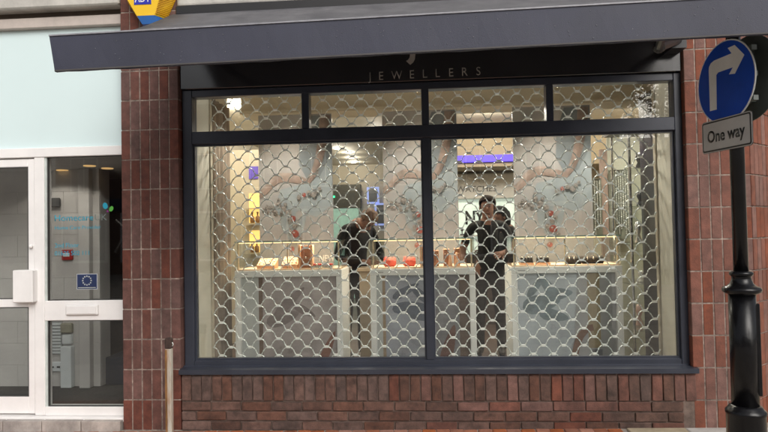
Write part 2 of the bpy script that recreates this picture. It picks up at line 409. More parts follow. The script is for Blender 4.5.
hb_ = B(); ball(hb_, (-3.093, .07, 1.385), .016); tube(hb_, [(-3.093, .09, 1.385), (-3.093, .07, 1.385)], .008)
part('door_knob', hb_, WHITE, dl, True)
wf('pull_handle_box', -3.203, -3.043, .012, .086, .957, 1.205, bev=.006, root=dl)
lp = wf('letter_plate', -2.809, -2.554, .058, .081, .852, .930, bev=.006)
wf('letter_flap', -2.797, -2.566, .052, .058, .862, .920, bev=.002, root=lp)
GASK = mat('gasket', (.05, .05, .048), .6)
def gasket(x0, x1, z0, z1, y, root):
    q = B(); t_ = .006
    box(q, x0, x0 + t_, y, y + .02, z0, z1); box(q, x1 - t_, x1, y, y + .02, z0, z1); box(q, x0 + t_, x1 - t_, y, y + .02, z0, z0 + t_); box(q, x0 + t_, x1 - t_, y, y + .02, z1 - t_, z1)
    part('gasket', q, GASK, root)
gasket(-2.972, -2.301, .150, .809, .094, nf); gasket(-2.972, -2.301, .962, 2.076, .094, nf); gasket(-4.05, -3.126, .226, .914, .091, dl); gasket(-4.05, -3.126, .978, 2.005, .091, dl)
# window graphics
BLUE_T = mat('vinyl_cyan', (.02, .33, .48), .5, var=.03); GREY_T = mat('vinyl_grey', (.16, .20, .19), .5, var=.03)
def vinyl(s, x, z, h, m, wscale=1, bold=0):
    bm, wd = text_mesh(s, h, .001, 'H', bold)
    for v in bm.verts: v.co.x *= wscale
    return part('window_lettering', move(bm, (x, .1175, z)), m, nf), wd * wscale
_, wd = vinyl('Homecare', -2.932, 1.578, .046, BLUE_T, 1.12, .006)
vinyl('UK', -2.925 + wd, 1.578, .046, GREY_T, 1.12)
def words(line, x, z, h, m, wsc):
    for wd_ in line.split(): _, q_ = vinyl(wd_, x, z, h, m, wsc); x += q_ + h * .42
words('Home Care Provider', -2.930, 1.512, .027, BLUE_T, 1.12)
words('2nd Floor', -2.930, 1.372, .033, BLUE_T, 1.05); words('01625 502 111', -2.930, 1.310, .033, BLUE_T, 1.0)
for x, z, rx, rz, an, mm in ((-2.518, 1.688, .020, .026, .3, BLUE_T), (-2.470, 1.664, .016, .022, -.5, mat('vinyl_green', (.10, .45, .06), .5, var=.03)), (-2.500, 1.645, .008, .009, 0, mat('vinyl_purple', (.22, .02, .20), .5, var=.03))):
    q = B(); prism(q, [(x + rx * math.cos(t) * math.cos(an) - rz * math.sin(t) * math.sin(an), z + rx * math.cos(t) * math.sin(an) + rz * math.sin(t) * math.cos(an)) for t in [2 * math.pi * k / 18 for k in range(18)]], .1165, .1175)
    part('window_emblem', q, mm, nf)
es = wf('window_sticker', -2.751, -2.584, .1155, .1175, 1.043, 1.165, m=mat('sticker_edge', (.5, .52, .55), .4), bev=0)
wf('sticker_field', -2.746, -2.589, .1140, .1153, 1.048, 1.160, m=mat('sticker_navy', (.02, .035, .10), .4), bev=0, root=es)
q = B()
for k in range(12):
    a = 2 * math.pi * k / 12; c0 = (-2.6675 + .034 * math.cos(a), 1.112 + .034 * math.sin(a))
    prism(q, [(c0[0] + (.008 if j % 2 == 0 else .0035) * math.sin(math.pi * j / 5), c0[1] + (.008 if j % 2 == 0 else .0035) * math.cos(math.pi * j / 5)) for j in range(10)], .1128, .1138)
part('sticker_stars', q, mat('sticker_star', (.55, .58, .55), .4), es)
wf('sticker_line', -2.738, -2.597, .1130, .1138, 1.055, 1.060, m=MATS['sticker_star'], bev=0, root=es)
# stone step
STONE = mat('step_stone', (.44, .40, .37), .85, stain=.3, var=.12, scale=14, bump=.4, bscale=80, rand=.06)
step = thing('stone_step', 'grey stone slab step below the white shopfront', 'step', (-3.3, .02, 0))
for i in range(9):
    x1 = -2.338 - .01 - .308 * i + (.0 if i else 0)
    part('slab', bx(x1 - .302, x1, -.012, .10, -.03, .068, bev=.004), STONE, step)
part('bedding', bx(-5.1, -2.352, -.004, .3, -.05, .05), MORT_D, step)

# lobby behind the glass
lob = thing('entrance_lobby', 'dim white walled lobby behind the left shopfront glass', 'room', (-3.4, .6, .08))
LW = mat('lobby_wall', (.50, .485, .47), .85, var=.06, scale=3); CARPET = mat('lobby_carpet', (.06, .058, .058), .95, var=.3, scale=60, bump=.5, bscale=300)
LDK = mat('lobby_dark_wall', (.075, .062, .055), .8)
part('floor', bx(-5.2, -2.30, .172, 2.0, .0, .078), CARPET, lob)
part('ceiling', bx(-5.2, -2.30, .185, 2.0, 2.078, 2.13), LW, lob)
part('wall', bx(-5.2, -3.055, 1.035, 1.2, .078, 2.078), LW, lob)
for k in range(10):
    for i in range(6):
        x0 = -5.2 + .45 * i + (.225 if k % 2 else 0); x1 = min(x0 + .4485, -3.056)
        if x1 - x0 > .08: part('block', bx(x0, x1, 1.0185, 1.034, .080 + .2 * k, 0.080 + .2 * k + .1985, bev=.001), LW, lob)
part('pilaster', bx(-3.222, -3.118, .95, 1.018, .0785, 2.0775, bev=.004), LW, lob)
part('wall', bx(-5.25, -5.2, .18, 2.0, 0, 2.13), LW, lob)
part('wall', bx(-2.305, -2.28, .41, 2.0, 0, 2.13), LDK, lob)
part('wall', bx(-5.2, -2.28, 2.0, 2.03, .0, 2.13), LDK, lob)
def lobthing(name, a, m, label, cat, bev=.004):
    return solo(name, bx(*a, bev=bev), m, ((a[0] + a[1]) / 2, (a[2] + a[3]) / 2, a[4]), label, cat)
fc = thing('fire_call_point', 'small red fire call point on the lobby wall above the letter plate', 'alarm', (-3.355, .98, 1.24))
xr = -3.405
part('casing', bx(xr, xr + .10, .985, 1.017, 1.242, 1.338, bev=.006), mat('alarm_red', (.40, .02, .015), .4), fc)
part('label_plate', bx(xr + .02, xr + .08, .980, .9845, 1.275, 1.31), mat('label_white', (.7, .7, .7), .5), fc)
DUCT = mat('duct_white', (.66, .70, .72), .5, var=.04)
tr = thing('cable_trunking', 'white vertical cable trunking behind the lower left pane', 'trunking', (-3.35, .98, .08))
part('trunk', bx(-3.402, -3.30, .955, 1.017, .079, .455, bev=.004), DUCT, tr); part('switch_box', bx(-3.395, -3.31, .97, 1.017, .475, .56, bev=.006), DUCT, tr)
lobthing('junction_box', (-3.411, -3.306, .965, 1.017, .576, .664), mat('khaki_plastic', (.30, .29, .22), .5), 'khaki square junction box above the white trunking', 'switch', .01)
sk = thing('wall_socket', 'white double wall socket beside the cable trunking', 'socket', (-3.47, 1.0, .22))
part('face_plate', bx(-3.538, -3.408, .99, 1.017, .22, .307, bev=.006), DUCT, sk)
for x in (-3.515, -3.455): part('socket_hole', bx(x, x + .03, .986, .9895, .255, .27), mat('hole_black', (.02, .02, .02), .6), sk)
rad = thing('wall_vent', 'white slatted vent panel on the lobby wall at lower left pane', 'vent', (-3.48, 1.0, .38))
part('backing', bx(-3.54, -3.415, 1.008, 1.017, .375, .68), mat('vent_back', (.35, .36, .36), .6), rad)
for k in range(10): part('slat', bx(-3.535, -3.42, .994, 1.0075, .385 + .029 * k, .402 + .029 * k), DUCT, rad)
lobthing('dark_cabinet', (-3.04, -2.84, 1.08, 1.4, .0785, .33), mat('cabinet_dark', (.03, .035, .05), .4), 'dark low cabinet on the lobby carpet near the brick pillar', 'cabinet')
lobthing('entry_keypad', (-3.52, -3.424, .985, 1.017, 1.734, 1.82), mat('keypad_grey', (.10, .10, .10), .4), 'dark grey square keypad panel high on the lobby wall', 'keypad', .008)
bm = B(); tube(bm, [(-3.05, 1.30, 1.30), (-2.93, 1.30, 1.52), (-3.04, 1.30, 1.61)], .018, 8)
solo('door_closer', bm, mat('closer_black', (.012, .012, .012), .5), (-3.0, 1.30, 1.3), 'black bent metal arm in the dark opening of the lobby', 'arm')
AMB = mat('amber_lamp', (1, .62, .25), .5, emit=.7)
for u_, (x, y) in zip(('left', 'middle', 'right'), ((-3.40, 1.00), (-2.98, .72), (-2.94, .95))):
    bm = B(); lathe(bm, [(.05, 2.070), (.052, 2.0775)], (x, y, 0), 16)
    o = solo('recessed_lamp', bm, AMB, (x, y, 2.07), '%s one of three small amber ceiling lamps in the lobby' % u_, 'lamp', 'lobby ceiling lamps')
    ld = bpy.data.lights.new('lamp_light', 'SPOT'); ld.energy = 6; ld.color = (1, .92, .82); ld.shadow_soft_size = .05; ld.spot_size = R(130); lo = bpy.data.objects.new('lamp_light', ld); COL.objects.link(lo); lo.parent = o; lo.location = (0, -.25, -.02)

# ============================================================ ALARM BOX
al = thing('alarm_box', 'yellow and blue security alarm box high on the dark brick pillar', 'alarm', (-2.06, 0, 2.99))
YEL = mat('alarm_yellow', (.80, .50, .02), .35, var=.03, scale=4); AMBR = mat('alarm_amber', (.55, .27, .01), .4, var=.05)
ABLUE = mat('alarm_blue', (.015, .10, .33), .35, var=.05); ANAVY = mat('alarm_navy', (.012, .02, .07), .4, var=.05)
def loft(secs):
    bm = B(); rs = [[bm.verts.new(p) for p in s] for s in secs]
    n = len(rs[0])
    for A, C in zip(rs, rs[1:]):
        for k in range(n): bm.faces.new((A[k], A[(k + 1) % n], C[(k + 1) % n], C[k]))
    bm.faces.new(rs[0][::-1]); bm.faces.new(rs[-1]); return bm
def sec(z, fl, frr, bl_, br): return [(bl_, -.003, z), (fl, -.105, z), (frr, -.105, z), (br, -.003, z)]
part('body', loft([sec(3.082, -2.146, -2.012, -2.175, -1.958), sec(3.22, -2.225, -1.970, -2.262, -1.893), sec(3.40, -2.225, -1.970, -2.262, -1.893), sec(3.48, -2.19, -2.01, -2.22, -1.93)]), YEL, al)
part('strobe_base', loft([sec(3.018, -2.105, -1.988, -2.13, -1.975), sec(3.0815, -2.145, -2.013, -2.174, -1.959)]), ABLUE, al)
part('strobe_cap', loft([sec(2.995, -2.09, -2.0, -2.11, -1.985), sec(3.0175, -2.104, -1.989, -2.129, -1.976)]), ANAVY, al)
for k in range(11):
    z = 3.095 + .0125 * k; t = (z - 3.082) / .138
    fx, bx_ = -2.012 + .042 * t, -1.958 + .065 * t
    lv = B(); q0 = [(fx + .002, -.1055), (bx_ - .004, -.008), (bx_ + .004, -.006), (fx + .010, -.1045)]
    prism(lv, q0, z, z + .005, 'z'); part('louvre', lv, AMBR, al)
pl_ = part('logo_plate', bx(-2.165, -2.035, -.1085, -.1055, 3.165, 3.28, bev=0), mat('logo_blue', (.02, .03, .40), .4), al)
bm, wd = text_mesh('ADT', .062, .0015, 'A')
for v in bm.verts: v.co.x *= .116 / wd
part('logo_lettering', move(bm, (-2.158, -.109, 3.182)), mat('logo_white', (.85, .85, .85), .4), pl_)

# ============================================================ STREET SIGN
sg = thing('sign_post', 'black ornate street pole carrying the blue arrow sign and one way plate', 'sign', (1.592, -1.2, gz(1.59)))
PX, PY = 1.592, -1.2; P0 = (PX, PY, 0)
bm = lathe(B(), [(.105, gz(1.6) - .02), (.105, .06), (.094, .09), (.092, .47), (.096, .475), (.096, .49), (.085, .50), (.078, .512), (.067, .52)], P0)
part('base', bm, BLACKP, sg, True)
bm = lathe(B(), [(.065, .515), (.064, 1.10)], P0); part('lower_shaft', bm, BLACKP, sg, True)
bm = lathe(B(), [(.066, 1.085), (.090, 1.098), (.0935, 1.110), (.088, 1.122), (.07, 1.128), (.055, 1.142), (.046, 1.165), (.046, 1.178), (.055, 1.184), (.057, 1.194), (.052, 1.202), (.038, 1.206)], P0)
part('collar', bm, BLACKP, sg, True)
bm = lathe(B(), [(.0355, 1.2), (.0345, 2.46), (.02, 2.475)], P0); part('upper_shaft', bm, BLACKP, sg, True)
bm = bx(PX + .045, PX + .0695, PY - .04, PY + .03, .57, 1.04, bev=.004); dp = part('access_door', bm, BLACKP, sg)
part('lock', ball(B(), (PX + .071, PY - .01, .62), .010), BLACKP, dp, True)
# sign faces: local a = right along the face, b = up, c = out of the face
bt = R(77); tv = Vector((math.cos(bt), -math.sin(bt), 0)); nv = Vector((-math.sin(bt), -math.cos(bt), 0)); zv = Vector((0, 0, 1))
CS = Vector((1.544, -1.2, 2.190))
def face_prism(pts, c0, c1, C=CS):
    bm = B(); A = [bm.verts.new(C + tv * a + zv * b + nv * c0) for a, b in pts]; D = [bm.verts.new(C + tv * a + zv * b + nv * c1) for a, b in pts]
    bm.faces.new(A); bm.faces.new(D[::-1])
    for i in range(len(pts)):
        j = (i + 1) % len(pts); bm.faces.new((A[i], D[i], D[j], A[j]))
    return bm
def circ(r, n=48, c=(0, 0)): return [(c[0] + r * math.cos(2 * math.pi * k / n), c[1] + r * math.sin(2 * math.pi * k / n)) for k in range(n)]
SWHITE = mat('sign_white', (.72, .72, .71), .5, var=.05); SBLUE = mat('sign_blue', (.007, .06, .42), .45, var=.08, spec=.2); SGREY = mat('sign_back', (.12, .14, .13), .45, var=.1)
disc = part('arrow_disc', face_prism(circ(.218), -.003, 0), SWHITE, sg)
part('disc_back', face_prism(circ(.2185), -.006, -.0032), SGREY, disc)
part('blue_field', face_prism(circ(.211), .0005, .0012), SBLUE, disc)
arrow = [(-0.122, -0.129), (-0.068, -0.130), (-0.062, 0.053), (-0.047, 0.063), (0.064, 0.061), (0.034, 0.032), (0.077, 0.025), (0.148, 0.102), (0.082, 0.171), (0.031, 0.170), (0.058, 0.135), (-0.076, 0.134), (-0.103, 0.126), (-0.118, 0.110), (-0.121, 0.09)]
part('arrow', face_prism(arrow, .0015, .0022), SWHITE, disc)
def rrect(w_, h_, r, c=(0, 0), n=5):
    out = []
    for cx, cy, a0 in ((w_ / 2 - r, h_ / 2 - r, 0), (-w_ / 2 + r, h_ / 2 - r, 90), (-w_ / 2 + r, -h_ / 2 + r, 180), (w_ / 2 - r, -h_ / 2 + r, 270)):
        for k in range(n + 1):
            a = R(a0 + 90 * k / n); out.append((c[0] + cx + r * math.cos(a), c[1] + cy + r * math.sin(a)))
    return out
PCc = (.002, -.270)
SBLACK = mat('sign_blackprint', (.012, .012, .012), .4)
ow = part('one_way_plate', face_prism(rrect(.378, .172, .018, PCc), .0035, .0065), SBLACK, sg)
part('white_border', face_prism(rrect(.376, .170, .017, PCc), .007, .0076), mat('plate_white', (.48, .47, .46), .45, var=.05), ow)
# black ring inside the white edge, then white field
part('black_border', face_prism(rrect(.366, .160, .013, PCc), .008, .0085), SBLACK, ow)
part('white_field', face_prism(rrect(.350, .144, .008, PCc), .009, .0095), MATS['plate_white'], ow)
bm, wd = text_mesh('One way', .062, .001, 'O', .022)
k = .285 / wd
for v in bm.verts:
    a, c, b = v.co.x * k, -v.co.y, v.co.z
    v.co = CS + tv * (a - .285 / 2 + PCc[0]) + zv * (b + PCc[1] - .030) + nv * (.0098 + c)
part('plate_lettering', bm, SBLACK, ow)
C2 = Vector((PX, PY, 2.205)) - nv * .075
d2 = part('rear_disc', face_prism(circ(.225), -.004, 0, C2), SGREY, sg)
for zz in (.13, .0, -.12):
    part('clamp', face_prism([(-.05, zz - .012), (.19, zz - .012), (.19, zz + .012), (-.05, zz + .012)], -.034, -.007, CS), SGREY, sg)
    part('clamp', face_prism([(-.05, zz - .012), (.06, zz - .012), (.06, zz + .012), (-.05, zz + .012)], .002, .03, C2), SGREY, sg)

# ============================================================ STUB POST
RUST = mat('rusty_white', (.46, .45, .40), .7, col2=(.30, .12, .035), scale=9, stretch=(3, 3, .5), patch=.40, bump=.2)
px_, py_ = -1.876, -.22
stp = thing('stub_post', 'short rust streaked white post in front of the dark brick pillar', 'post', (px_, py_, gz(px_)))
part('shaft', bx(px_ - .021, px_ + .021, py_ - .021, py_ + .021, gz(px_) - .02, .645, bev=.004), RUST, stp)
part('rust_streak', bx(px_ - .0205, px_ - .006, py_ - .0222, py_ - .0208, gz(px_), .64), mat('rust', (.30, .15, .05), .8, var=.4, scale=14, stretch=(2, 2, .4)), stp)
part('cap', bx(px_ - .024, px_ + .024, py_ - .024, py_ + .024, .645, .722, bev=.008), mat('cap_brown', (.05, .028, .022), .7, var=.3, scale=30), stp)
bm = B(); tube(bm, [(px_ + .022 + .008 * math.sin(a), py_ - .0, .675 + .012 * math.cos(a)) for a in [math.pi * k / 8 for k in range(9)]], .003)
part('hasp', bm, STEEL, stp)

# ============================================================ JEWELLER INTERIOR SHELL
room = thing('shop_interior', 'warm cream lit jeweller shop interior behind the window', 'room', (0, 3, .05))
FLOORM = mat('shop_floor', (.085, .055, .042), .45, var=.2, scale=6)
RX0, RX1, RY1, RZ = -2.95, 3.6, 9.2, 2.95
part('floor', bx(-2.2, RX1, .165, 2.06, -.02, .05), FLOORM, room); part('floor', bx(RX0, RX1, 2.06, RY1, -.02, .0501), FLOORM, room)
part('ceiling', bx(RX0, RX1, .165, RY1, RZ, 3.05), CREAM, room)
part('wall', bx(RX0 - .1, RX0, 2.12, RY1, .05, RZ), CREAM, room); part('wall', bx(RX1, RX1 + .1, 1.05, RY1, .05, RZ), CREAM, room)
part('wall', bx(RX0, RX1, RY1, RY1 + .1, .05, RZ), CREAM, room)
# window reveals
REV = mat('reveal_paint', (.55, .53, .45), .7, var=.04, scale=2)
part('reveal', bx(-1.92, -1.808, .168, .47, .05, RZ), REV, room); part('reveal', bx(1.768, 1.90, .168, .47, .05, RZ), REV, room)
part('reveal', bx(-1.96, -1.85, .47, 1.06, .05, RZ), CREAM, room)
part('window_board', bx(-1.85, 1.80, .168, .40, .30, .44), CREAM, room)
part('wall', bx(-2.25, -1.96, .95, 1.05, .05, RZ), CREAM, room); part('wall', bx(-2.27, -2.20, 1.05, 2.06, .05, RZ), CREAM, room); part('wall', bx(RX0 - .1, -2.20, 2.06, 2.12, .05, RZ), CREAM, room)
part('wall', bx(1.90, RX1 + .1, .40, .47, .05, RZ), CREAM, room); part('wall', bx(RX1, RX1 + .1, .47, 1.05, .05, RZ), CREAM, room)
part('bulkhead', bx(-1.85, 3.3, 1.48, 1.75, 2.66, RZ - .002), CREAM, room)
part('bulkhead_ledge', bx(-1.85, 3.3, 1.44, 1.79, 2.625, 2.659), CREAM, room)
part('bulkhead', bx(.05, RX1 - .01, 4.3, 5.4, 2.34, RZ - .003), mat('tan_paint', (.36, .29, .19), .7, var=.05, scale=2), room)
part('wall', bx(.0, RX1 - .01, 5.3, 5.4, .05, 2.34), CREAM, room)
part('grille_housing', bx(-1.80, 1.765, .40, .56, 2.70, 2.94, bev=.01), CREAM, room)

# ============================================================ ROLLER GRILLE
gr = thing('roller_grille', 'closed steel roller grille of scalloped wave bars behind the glass', 'grille', (0, .48, .45))
GY, PT, RH = .48, .157, .0668
arch = [(0, 0), (.05, .01), (.09, .06), (.12, .17), (.15, .32), (.19, .5), (.235, .67), (.295, .82), (.37, .935), (.44, .985)]
arch = arch + [(.5, 1.0)] + [(1 - a, b) for a, b in arch[:0:-1]]
clips = B(); row_k = 0
for k in range(-8, 30):
    z0 = .86 + RH * k
    if z0 < .36 or z0 > 2.74: continue
    offx = 1.255 + (PT / 2 if k % 2 else 0)
    i0 = math.floor((-1.795 - offx) / PT); i1 = math.ceil((1.755 - offx) / PT)
    pts = []
    jy = random.uniform(-.003, .003)
    for i in range(i0, i1):
        jz = random.uniform(-.0015, .0015)
        for a, b in arch:
            x = offx + PT * (i + a)
            if -1.80 <= x <= 1.758: pts.append((x, GY + jy + (.006 if b > .5 else -.004), z0 + b * RH + jz))
        if -1.79 < offx + PT * i < 1.75:
            x = offx + PT * i; box(clips, x - .015, x + .015, GY - .013, GY + .009, z0 - .0075, z0 + .0085)
    bm = B(); tube(bm, pts, .0048, 6); part('wave_bar', bm, STEEL, gr, True)
o = part('link_clip', clips, mat('clip_steel', (.93, .95, .94), .3, metal=.25, var=.05), gr); o['kind'] = 'stuff'
GUIDE = mat('guide_beige', (.40, .36, .28), .5)
for x in (-1.812, 1.757): part('guide_rail', bx(x, x + .014, .455, .505, .44, 2.72), GUIDE, gr)

# ============================================================ DISPLAY CABINETS
WARM = mat('led_warm', (1, .66, .34), .5, emit=2.6)
SHELF = mat('shelf_peach', (.80, .60, .42), .5, var=.04)
def point(name, loc, e, size=.03, col=(1, .84, .62), parent=None, kind='POINT', aim=None, ang=60):
    d = bpy.data.lights.new(name, kind); d.energy = e; d.color = col
    if kind == 'AREA': d.shape = 'RECTANGLE'; d.size, d.size_y = size
    else: d.shadow_soft_size = size
    if kind == 'SPOT': d.spot_size = R(ang); d.spot_blend = .6
    o = bpy.data.objects.new(name, d); COL.objects.link(o)
    if aim is not None: o.rotation_euler = (Vector(loc) - Vector(aim)).to_track_quat('Z', 'Y').to_euler()
    if parent: o.parent = parent; o.location = Vector(loc) - W(parent)
    else: o.location = loc
    return o
def cabinet(x0, x1, label, panel):
    y0, y1, zt, zc = .75, 1.22, 1.14, 1.385
    c = thing('display_cabinet', label, 'cabinet', ((x0 + x1) / 2, (y0 + y1) / 2, .05), 'white jewellery cabinets in the window')
    wp = .05
    part('side_panel', bx(x0, x0 + wp, y0, y1, .05, zt - .065, bev=.003), CWHITE, c); part('side_panel', bx(x1 - wp, x1, y0, y1, .05, zt - .065, bev=.003), CWHITE, c)
    part('top_board', bx(x0, x1, y0 - .002, y1, zt - .064, zt - .008, bev=.003), CWHITE, c)
    part('plinth', bx(x0 + wp + .001, x1 - wp - .001, y0 + .02, y1 - .02, .05, .18), CWHITE, c)
    part('display_base', bx(x0 + .012, x1 - .012, y0 + .012, y1 - .012, zt - .007, zt + .004), SHELF, c)
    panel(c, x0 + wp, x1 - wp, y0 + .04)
    for a in (x0 + .004, x1 - .014):
        part('glass_pane', bx(a, a + .010, y0 + .012, y1 - .012, zt + .005, zc - .008), GL2, c)
    part('glass_pane', bx(x0 + .015, x1 - .015, y0 + .002, y0 + .008, zt + .005, zc - .008), GL2, c)
    part('glass_top', bx(x0, x1, y0, y1, zc - .007, zc), GL2, c)
    part('glass_edge', bx(x0 + .002, x1 - .002, y0 - .004, y0 - .0005, zc - .008, zc + .001), mat('glass_edge', (.16, .30, .25), .15, var=.05), c)
    for a in (x0 + .022, x1 - .034):
        part('corner_post', bx(a, a + .012, y0 + .012, y0 + .024, zt + .005, zc - .02), mat('post_brass', (.80, .62, .42), .3, metal=.4), c)
    xm = x0 + (x1 - x0) * .49
    part('corner_post', bx(xm, xm + .010, y0 + .012, y0 + .022, zt + .005, zc - .02), MATS['post_brass'], c)
    part('light_strip', bx(x0 + .035, x1 - .035, y0 + .012, y0 + .020, zc - .018, zc - .011), WARM, c)
    point('case_light', ((x0 + x1) / 2, y0 + .10, zc - .03), 6.5, (x1 - x0 - .15, .03), (1, .74, .48), c, 'AREA', aim=((x0 + x1) / 2, y0 + .16, zt))
    part('maker_plate', bx(x0 + .055, x0 + .115, y0 - .0032, y0 - .0022, zt - .042, zt - .033), mat('letter_grey', (.45, .45, .44), .5), c)
    return c
def shape(name, pts, y, m, root, th=.003): return part(name, prism(B(), pts, y - th, y), m, root)
def leafshape(cx, cz, L_, w_, an):
    out = []
    for k in range(14):
        t = 2 * math.pi * k / 14; a, b = L_ / 2 * math.cos(t), w_ / 2 * math.sin(t) * (1 - .35 * math.cos(t))
        out.append((cx + a * math.cos(an) - b * math.sin(an), cz + a * math.sin(an) + b * math.cos(an)))
    return out
def smooth(path, ws, n=5):
    P_ = [Vector(p) for p in path]; ws = ws if isinstance(ws, list) else [ws] * len(path); op, ow_ = [], []
    for i in range(len(P_) - 1):
        a, b, c, d = P_[max(i - 1, 0)], P_[i], P_[i + 1], P_[min(i + 2, len(P_) - 1)]
        for k in range(n):
            t = k / n; op.append(.5 * ((2 * b) + (c - a) * t + (2 * a - 5 * b + 4 * c - d) * t * t + (-a + 3 * b - 3 * c + d) * t ** 3)); ow_.append(ws[i] + (ws[i + 1] - ws[i]) * t)
    return op + [P_[-1]], ow_ + [ws[-1]]
def ribbon(path, ws):
    path, ws = smooth(path, ws)
    L_, Rr = [], []
    for i, p in enumerate(path):
        a = Vector(path[max(i - 1, 0)]); b = Vector(path[min(i + 1, len(path) - 1)]); d = (b - a).normalized(); nrm = Vector((-d.y, d.x))
        w_ = ws[i] if isinstance(ws, list) else ws
        L_.append(tuple(Vector(p) + nrm * w_ / 2)); Rr.append(tuple(Vector(p) - nrm * w_ / 2))
    return L_ + Rr[::-1]
def P1(c, a, b, y):  # mostly reflections in the glass front, painted as mauve and brown flat shapes
    part('front_panel', bx(a, b, y, y + .02, .181, 1.075), mat('reflect_mauve', (.42, .37, .36), .3, var=.22, scale=3.5), c)
    shape('print', [(a, .19), (a + .15, .19), (a + .15, 1.07), (a, 1.07)], y - .002, mat('reflect_pale', (.46, .48, .47), .35, var=.08, scale=2), c)
    shape('print', [(a + .15, .19), (a + .185, .19), (a + .185, 1.07), (a + .15, 1.07)], y - .002, mat('reflect_brown', (.14, .085, .055), .4), c)
    for q in (leafshape(a + .42, .86, .36, .08, .75), leafshape(a + .36, .72, .30, .12, .3), leafshape(a + .55, .78, .22, .07, -.5)): shape('print', q, y - .0005 - .0006 * int(q[0][0] * 1000 % 7), mat('reflect_plum', (.22, .18, .175), .35, var=.2), c, .002)
    shape('print', leafshape(b - .09, .45, .34, .07, 1.15), y - .001, mat('reflect_rust', (.20, .075, .045), .35), c, .002)
def P2(c, a, b, y):  # slate panel and dark shapes stand in for reflections in the glass front
    part('front_panel', bx(a, b, y, y + .02, .181, 1.075), mat('reflect_slate', (.35, .375, .43), .3, var=.18, scale=3), c)
    shape('print', [(a, .19), (a + .05, .19), (a + .05, 1.07), (a, 1.07)], y - .002, MATS['reflect_pale'], c)
    shape('print', [(a + .05, .19), (a + .075, .19), (a + .075, 1.07), (a + .05, 1.07)], y - .002, mat('reflect_tan', (.33, .24, .15), .4), c)
    for k, q in enumerate((leafshape(a + .25, .94, .26, .07, .5), leafshape(a + .36, .92, .24, .07, 2.4), leafshape(a + .28, .80, .30, .10, .1), leafshape(a + .38, .74, .26, .11, -.3))): shape('print', q, y - .0005 - .0004 * k, mat('reflect_navy', (.10, .125, .17), .35, var=.2), c, .002)
    shape('print', [(a + .50, .19), (a + .72, .19), (a + .72, 1.07), (a + .50, 1.07)], y - .002, mat('reflect_char', (.20, .20, .215), .35, var=.2), c)
    shape('print', leafshape(a + .60, .45, .42, .10, 1.3), y - .006, mat('reflect_maroon', (.13, .055, .04), .35), c, .002)
    shape('print', [(a + .70, .19), (b, .19), (b, 1.07), (a + .70, 1.07)], y - .006, mat('reflect_umber', (.10, .062, .042), .4, var=.2), c)
def P3(c, a, b, y):  # pale blue front and leaf shapes: mostly reflections put into the colour
    part('front_panel', bx(a, b, y, y + .02, .181, 1.075), mat('reflect_bluegrey', (.46, .505, .54), .3, var=.15, scale=2.5), c)
    for k, q in enumerate((leafshape(a + .16, .97, .24, .06, .9), leafshape(a + .25, .97, .28, .08, 2.2), leafshape(a + .34, .90, .24, .10, .1), leafshape(a + .20, .82, .32, .15, .2), leafshape(a + .30, .72, .25, .10, -.2))): shape('print', q, y - .0005 - .0004 * k, mat('reflect_teal', (.19, .245, .27), .35, var=.25), c, .002)
    shape('print', [(a + .44, .19), (b, .19), (b, 1.07), (a + .5, 1.07)], y - .004, mat('reflect_grey', (.36, .365, .37), .35, var=.12, scale=2), c)
    shape('print', [(b - .23, .45), (b - .13, .45), (b - .13, 1.07), (b - .23, 1.07)], y - .0075, mat('reflect_ochre', (.33, .27, .17), .4), c)
    shape('print', ribbon([(b - .34, .20), (b - .345, .38), (b - .31, .52), (b - .25, .60), (b - .19, .62)], .055), y - .011, mat('reflect_bronze', (.19, .10, .065), .4), c)
    shape('print', [(b - .2, .2), (b - .12, .2), (b - .12, .44), (b - .2, .44)], y - .0075, MATS['reflect_char'], c)
cb1 = cabinet(-1.702, -.768, 'left white cabinet with mauve painted reflections on its front under a glass case', P1)
cb2 = cabinet(-.527, .361, 'middle white cabinet with slate painted reflections on its front behind the mullion', P2)
cb3 = cabinet(.659, 1.566, 'right white cabinet with pale blue painted reflections on its front', P3)

# things in the cases (stand on z = 1.1445)
Z0 = 1.1446
PEACH = mat('tray_peach', (.72, .40, .24), .6, var=.12, scale=20); PBROWN = mat('stand_brown', (.42, .19, .10), .55, var=.15)
def wedge(name, x, y, wd, d, h, m, label, cat, items=None):
    bm = B(); prism(bm, [(y, Z0), (y + d, Z0), (y + d, Z0 + h), (y, Z0 + h * .35)], x, x + wd, 'x')
    if items is None: return solo(name, bm, m, (x + wd / 2, y + d / 2, Z0), label, cat)
    t = thing(name, label, cat, (x + wd / 2, y + d / 2, Z0)); part('tray', bm, m, t)
    for i in range(items[0]):
        for j in range(items[1]):
            u = (i + .5) / items[0]; v_ = (j + .5) / items[1]
            part(items[3], ball(B(), (x + wd * u, y + d * v_, Z0 + h * (.35 + .65 * v_) + .006), items[2], sub=1), items[4], t, True)
    return t
CHARM = mat('charm_silver', (.75, .72, .68), .2, metal=.9); REDG = mat('charm_red', (.45, .03, .025), .2, var=.1, coat=.4)
wedge('ring_tray', -1.52, .80, .16, .12, .085, PEACH, 'left of two peach ring trays in the left case', 'tray', (4, 3, .008, 'ring', CHARM))
wedge('ring_tray', -1.30, .80, .14, .12, .10, PEACH, 'right of two peach ring trays in the left case', 'tray', (4, 3, .008, 'ring', CHARM))
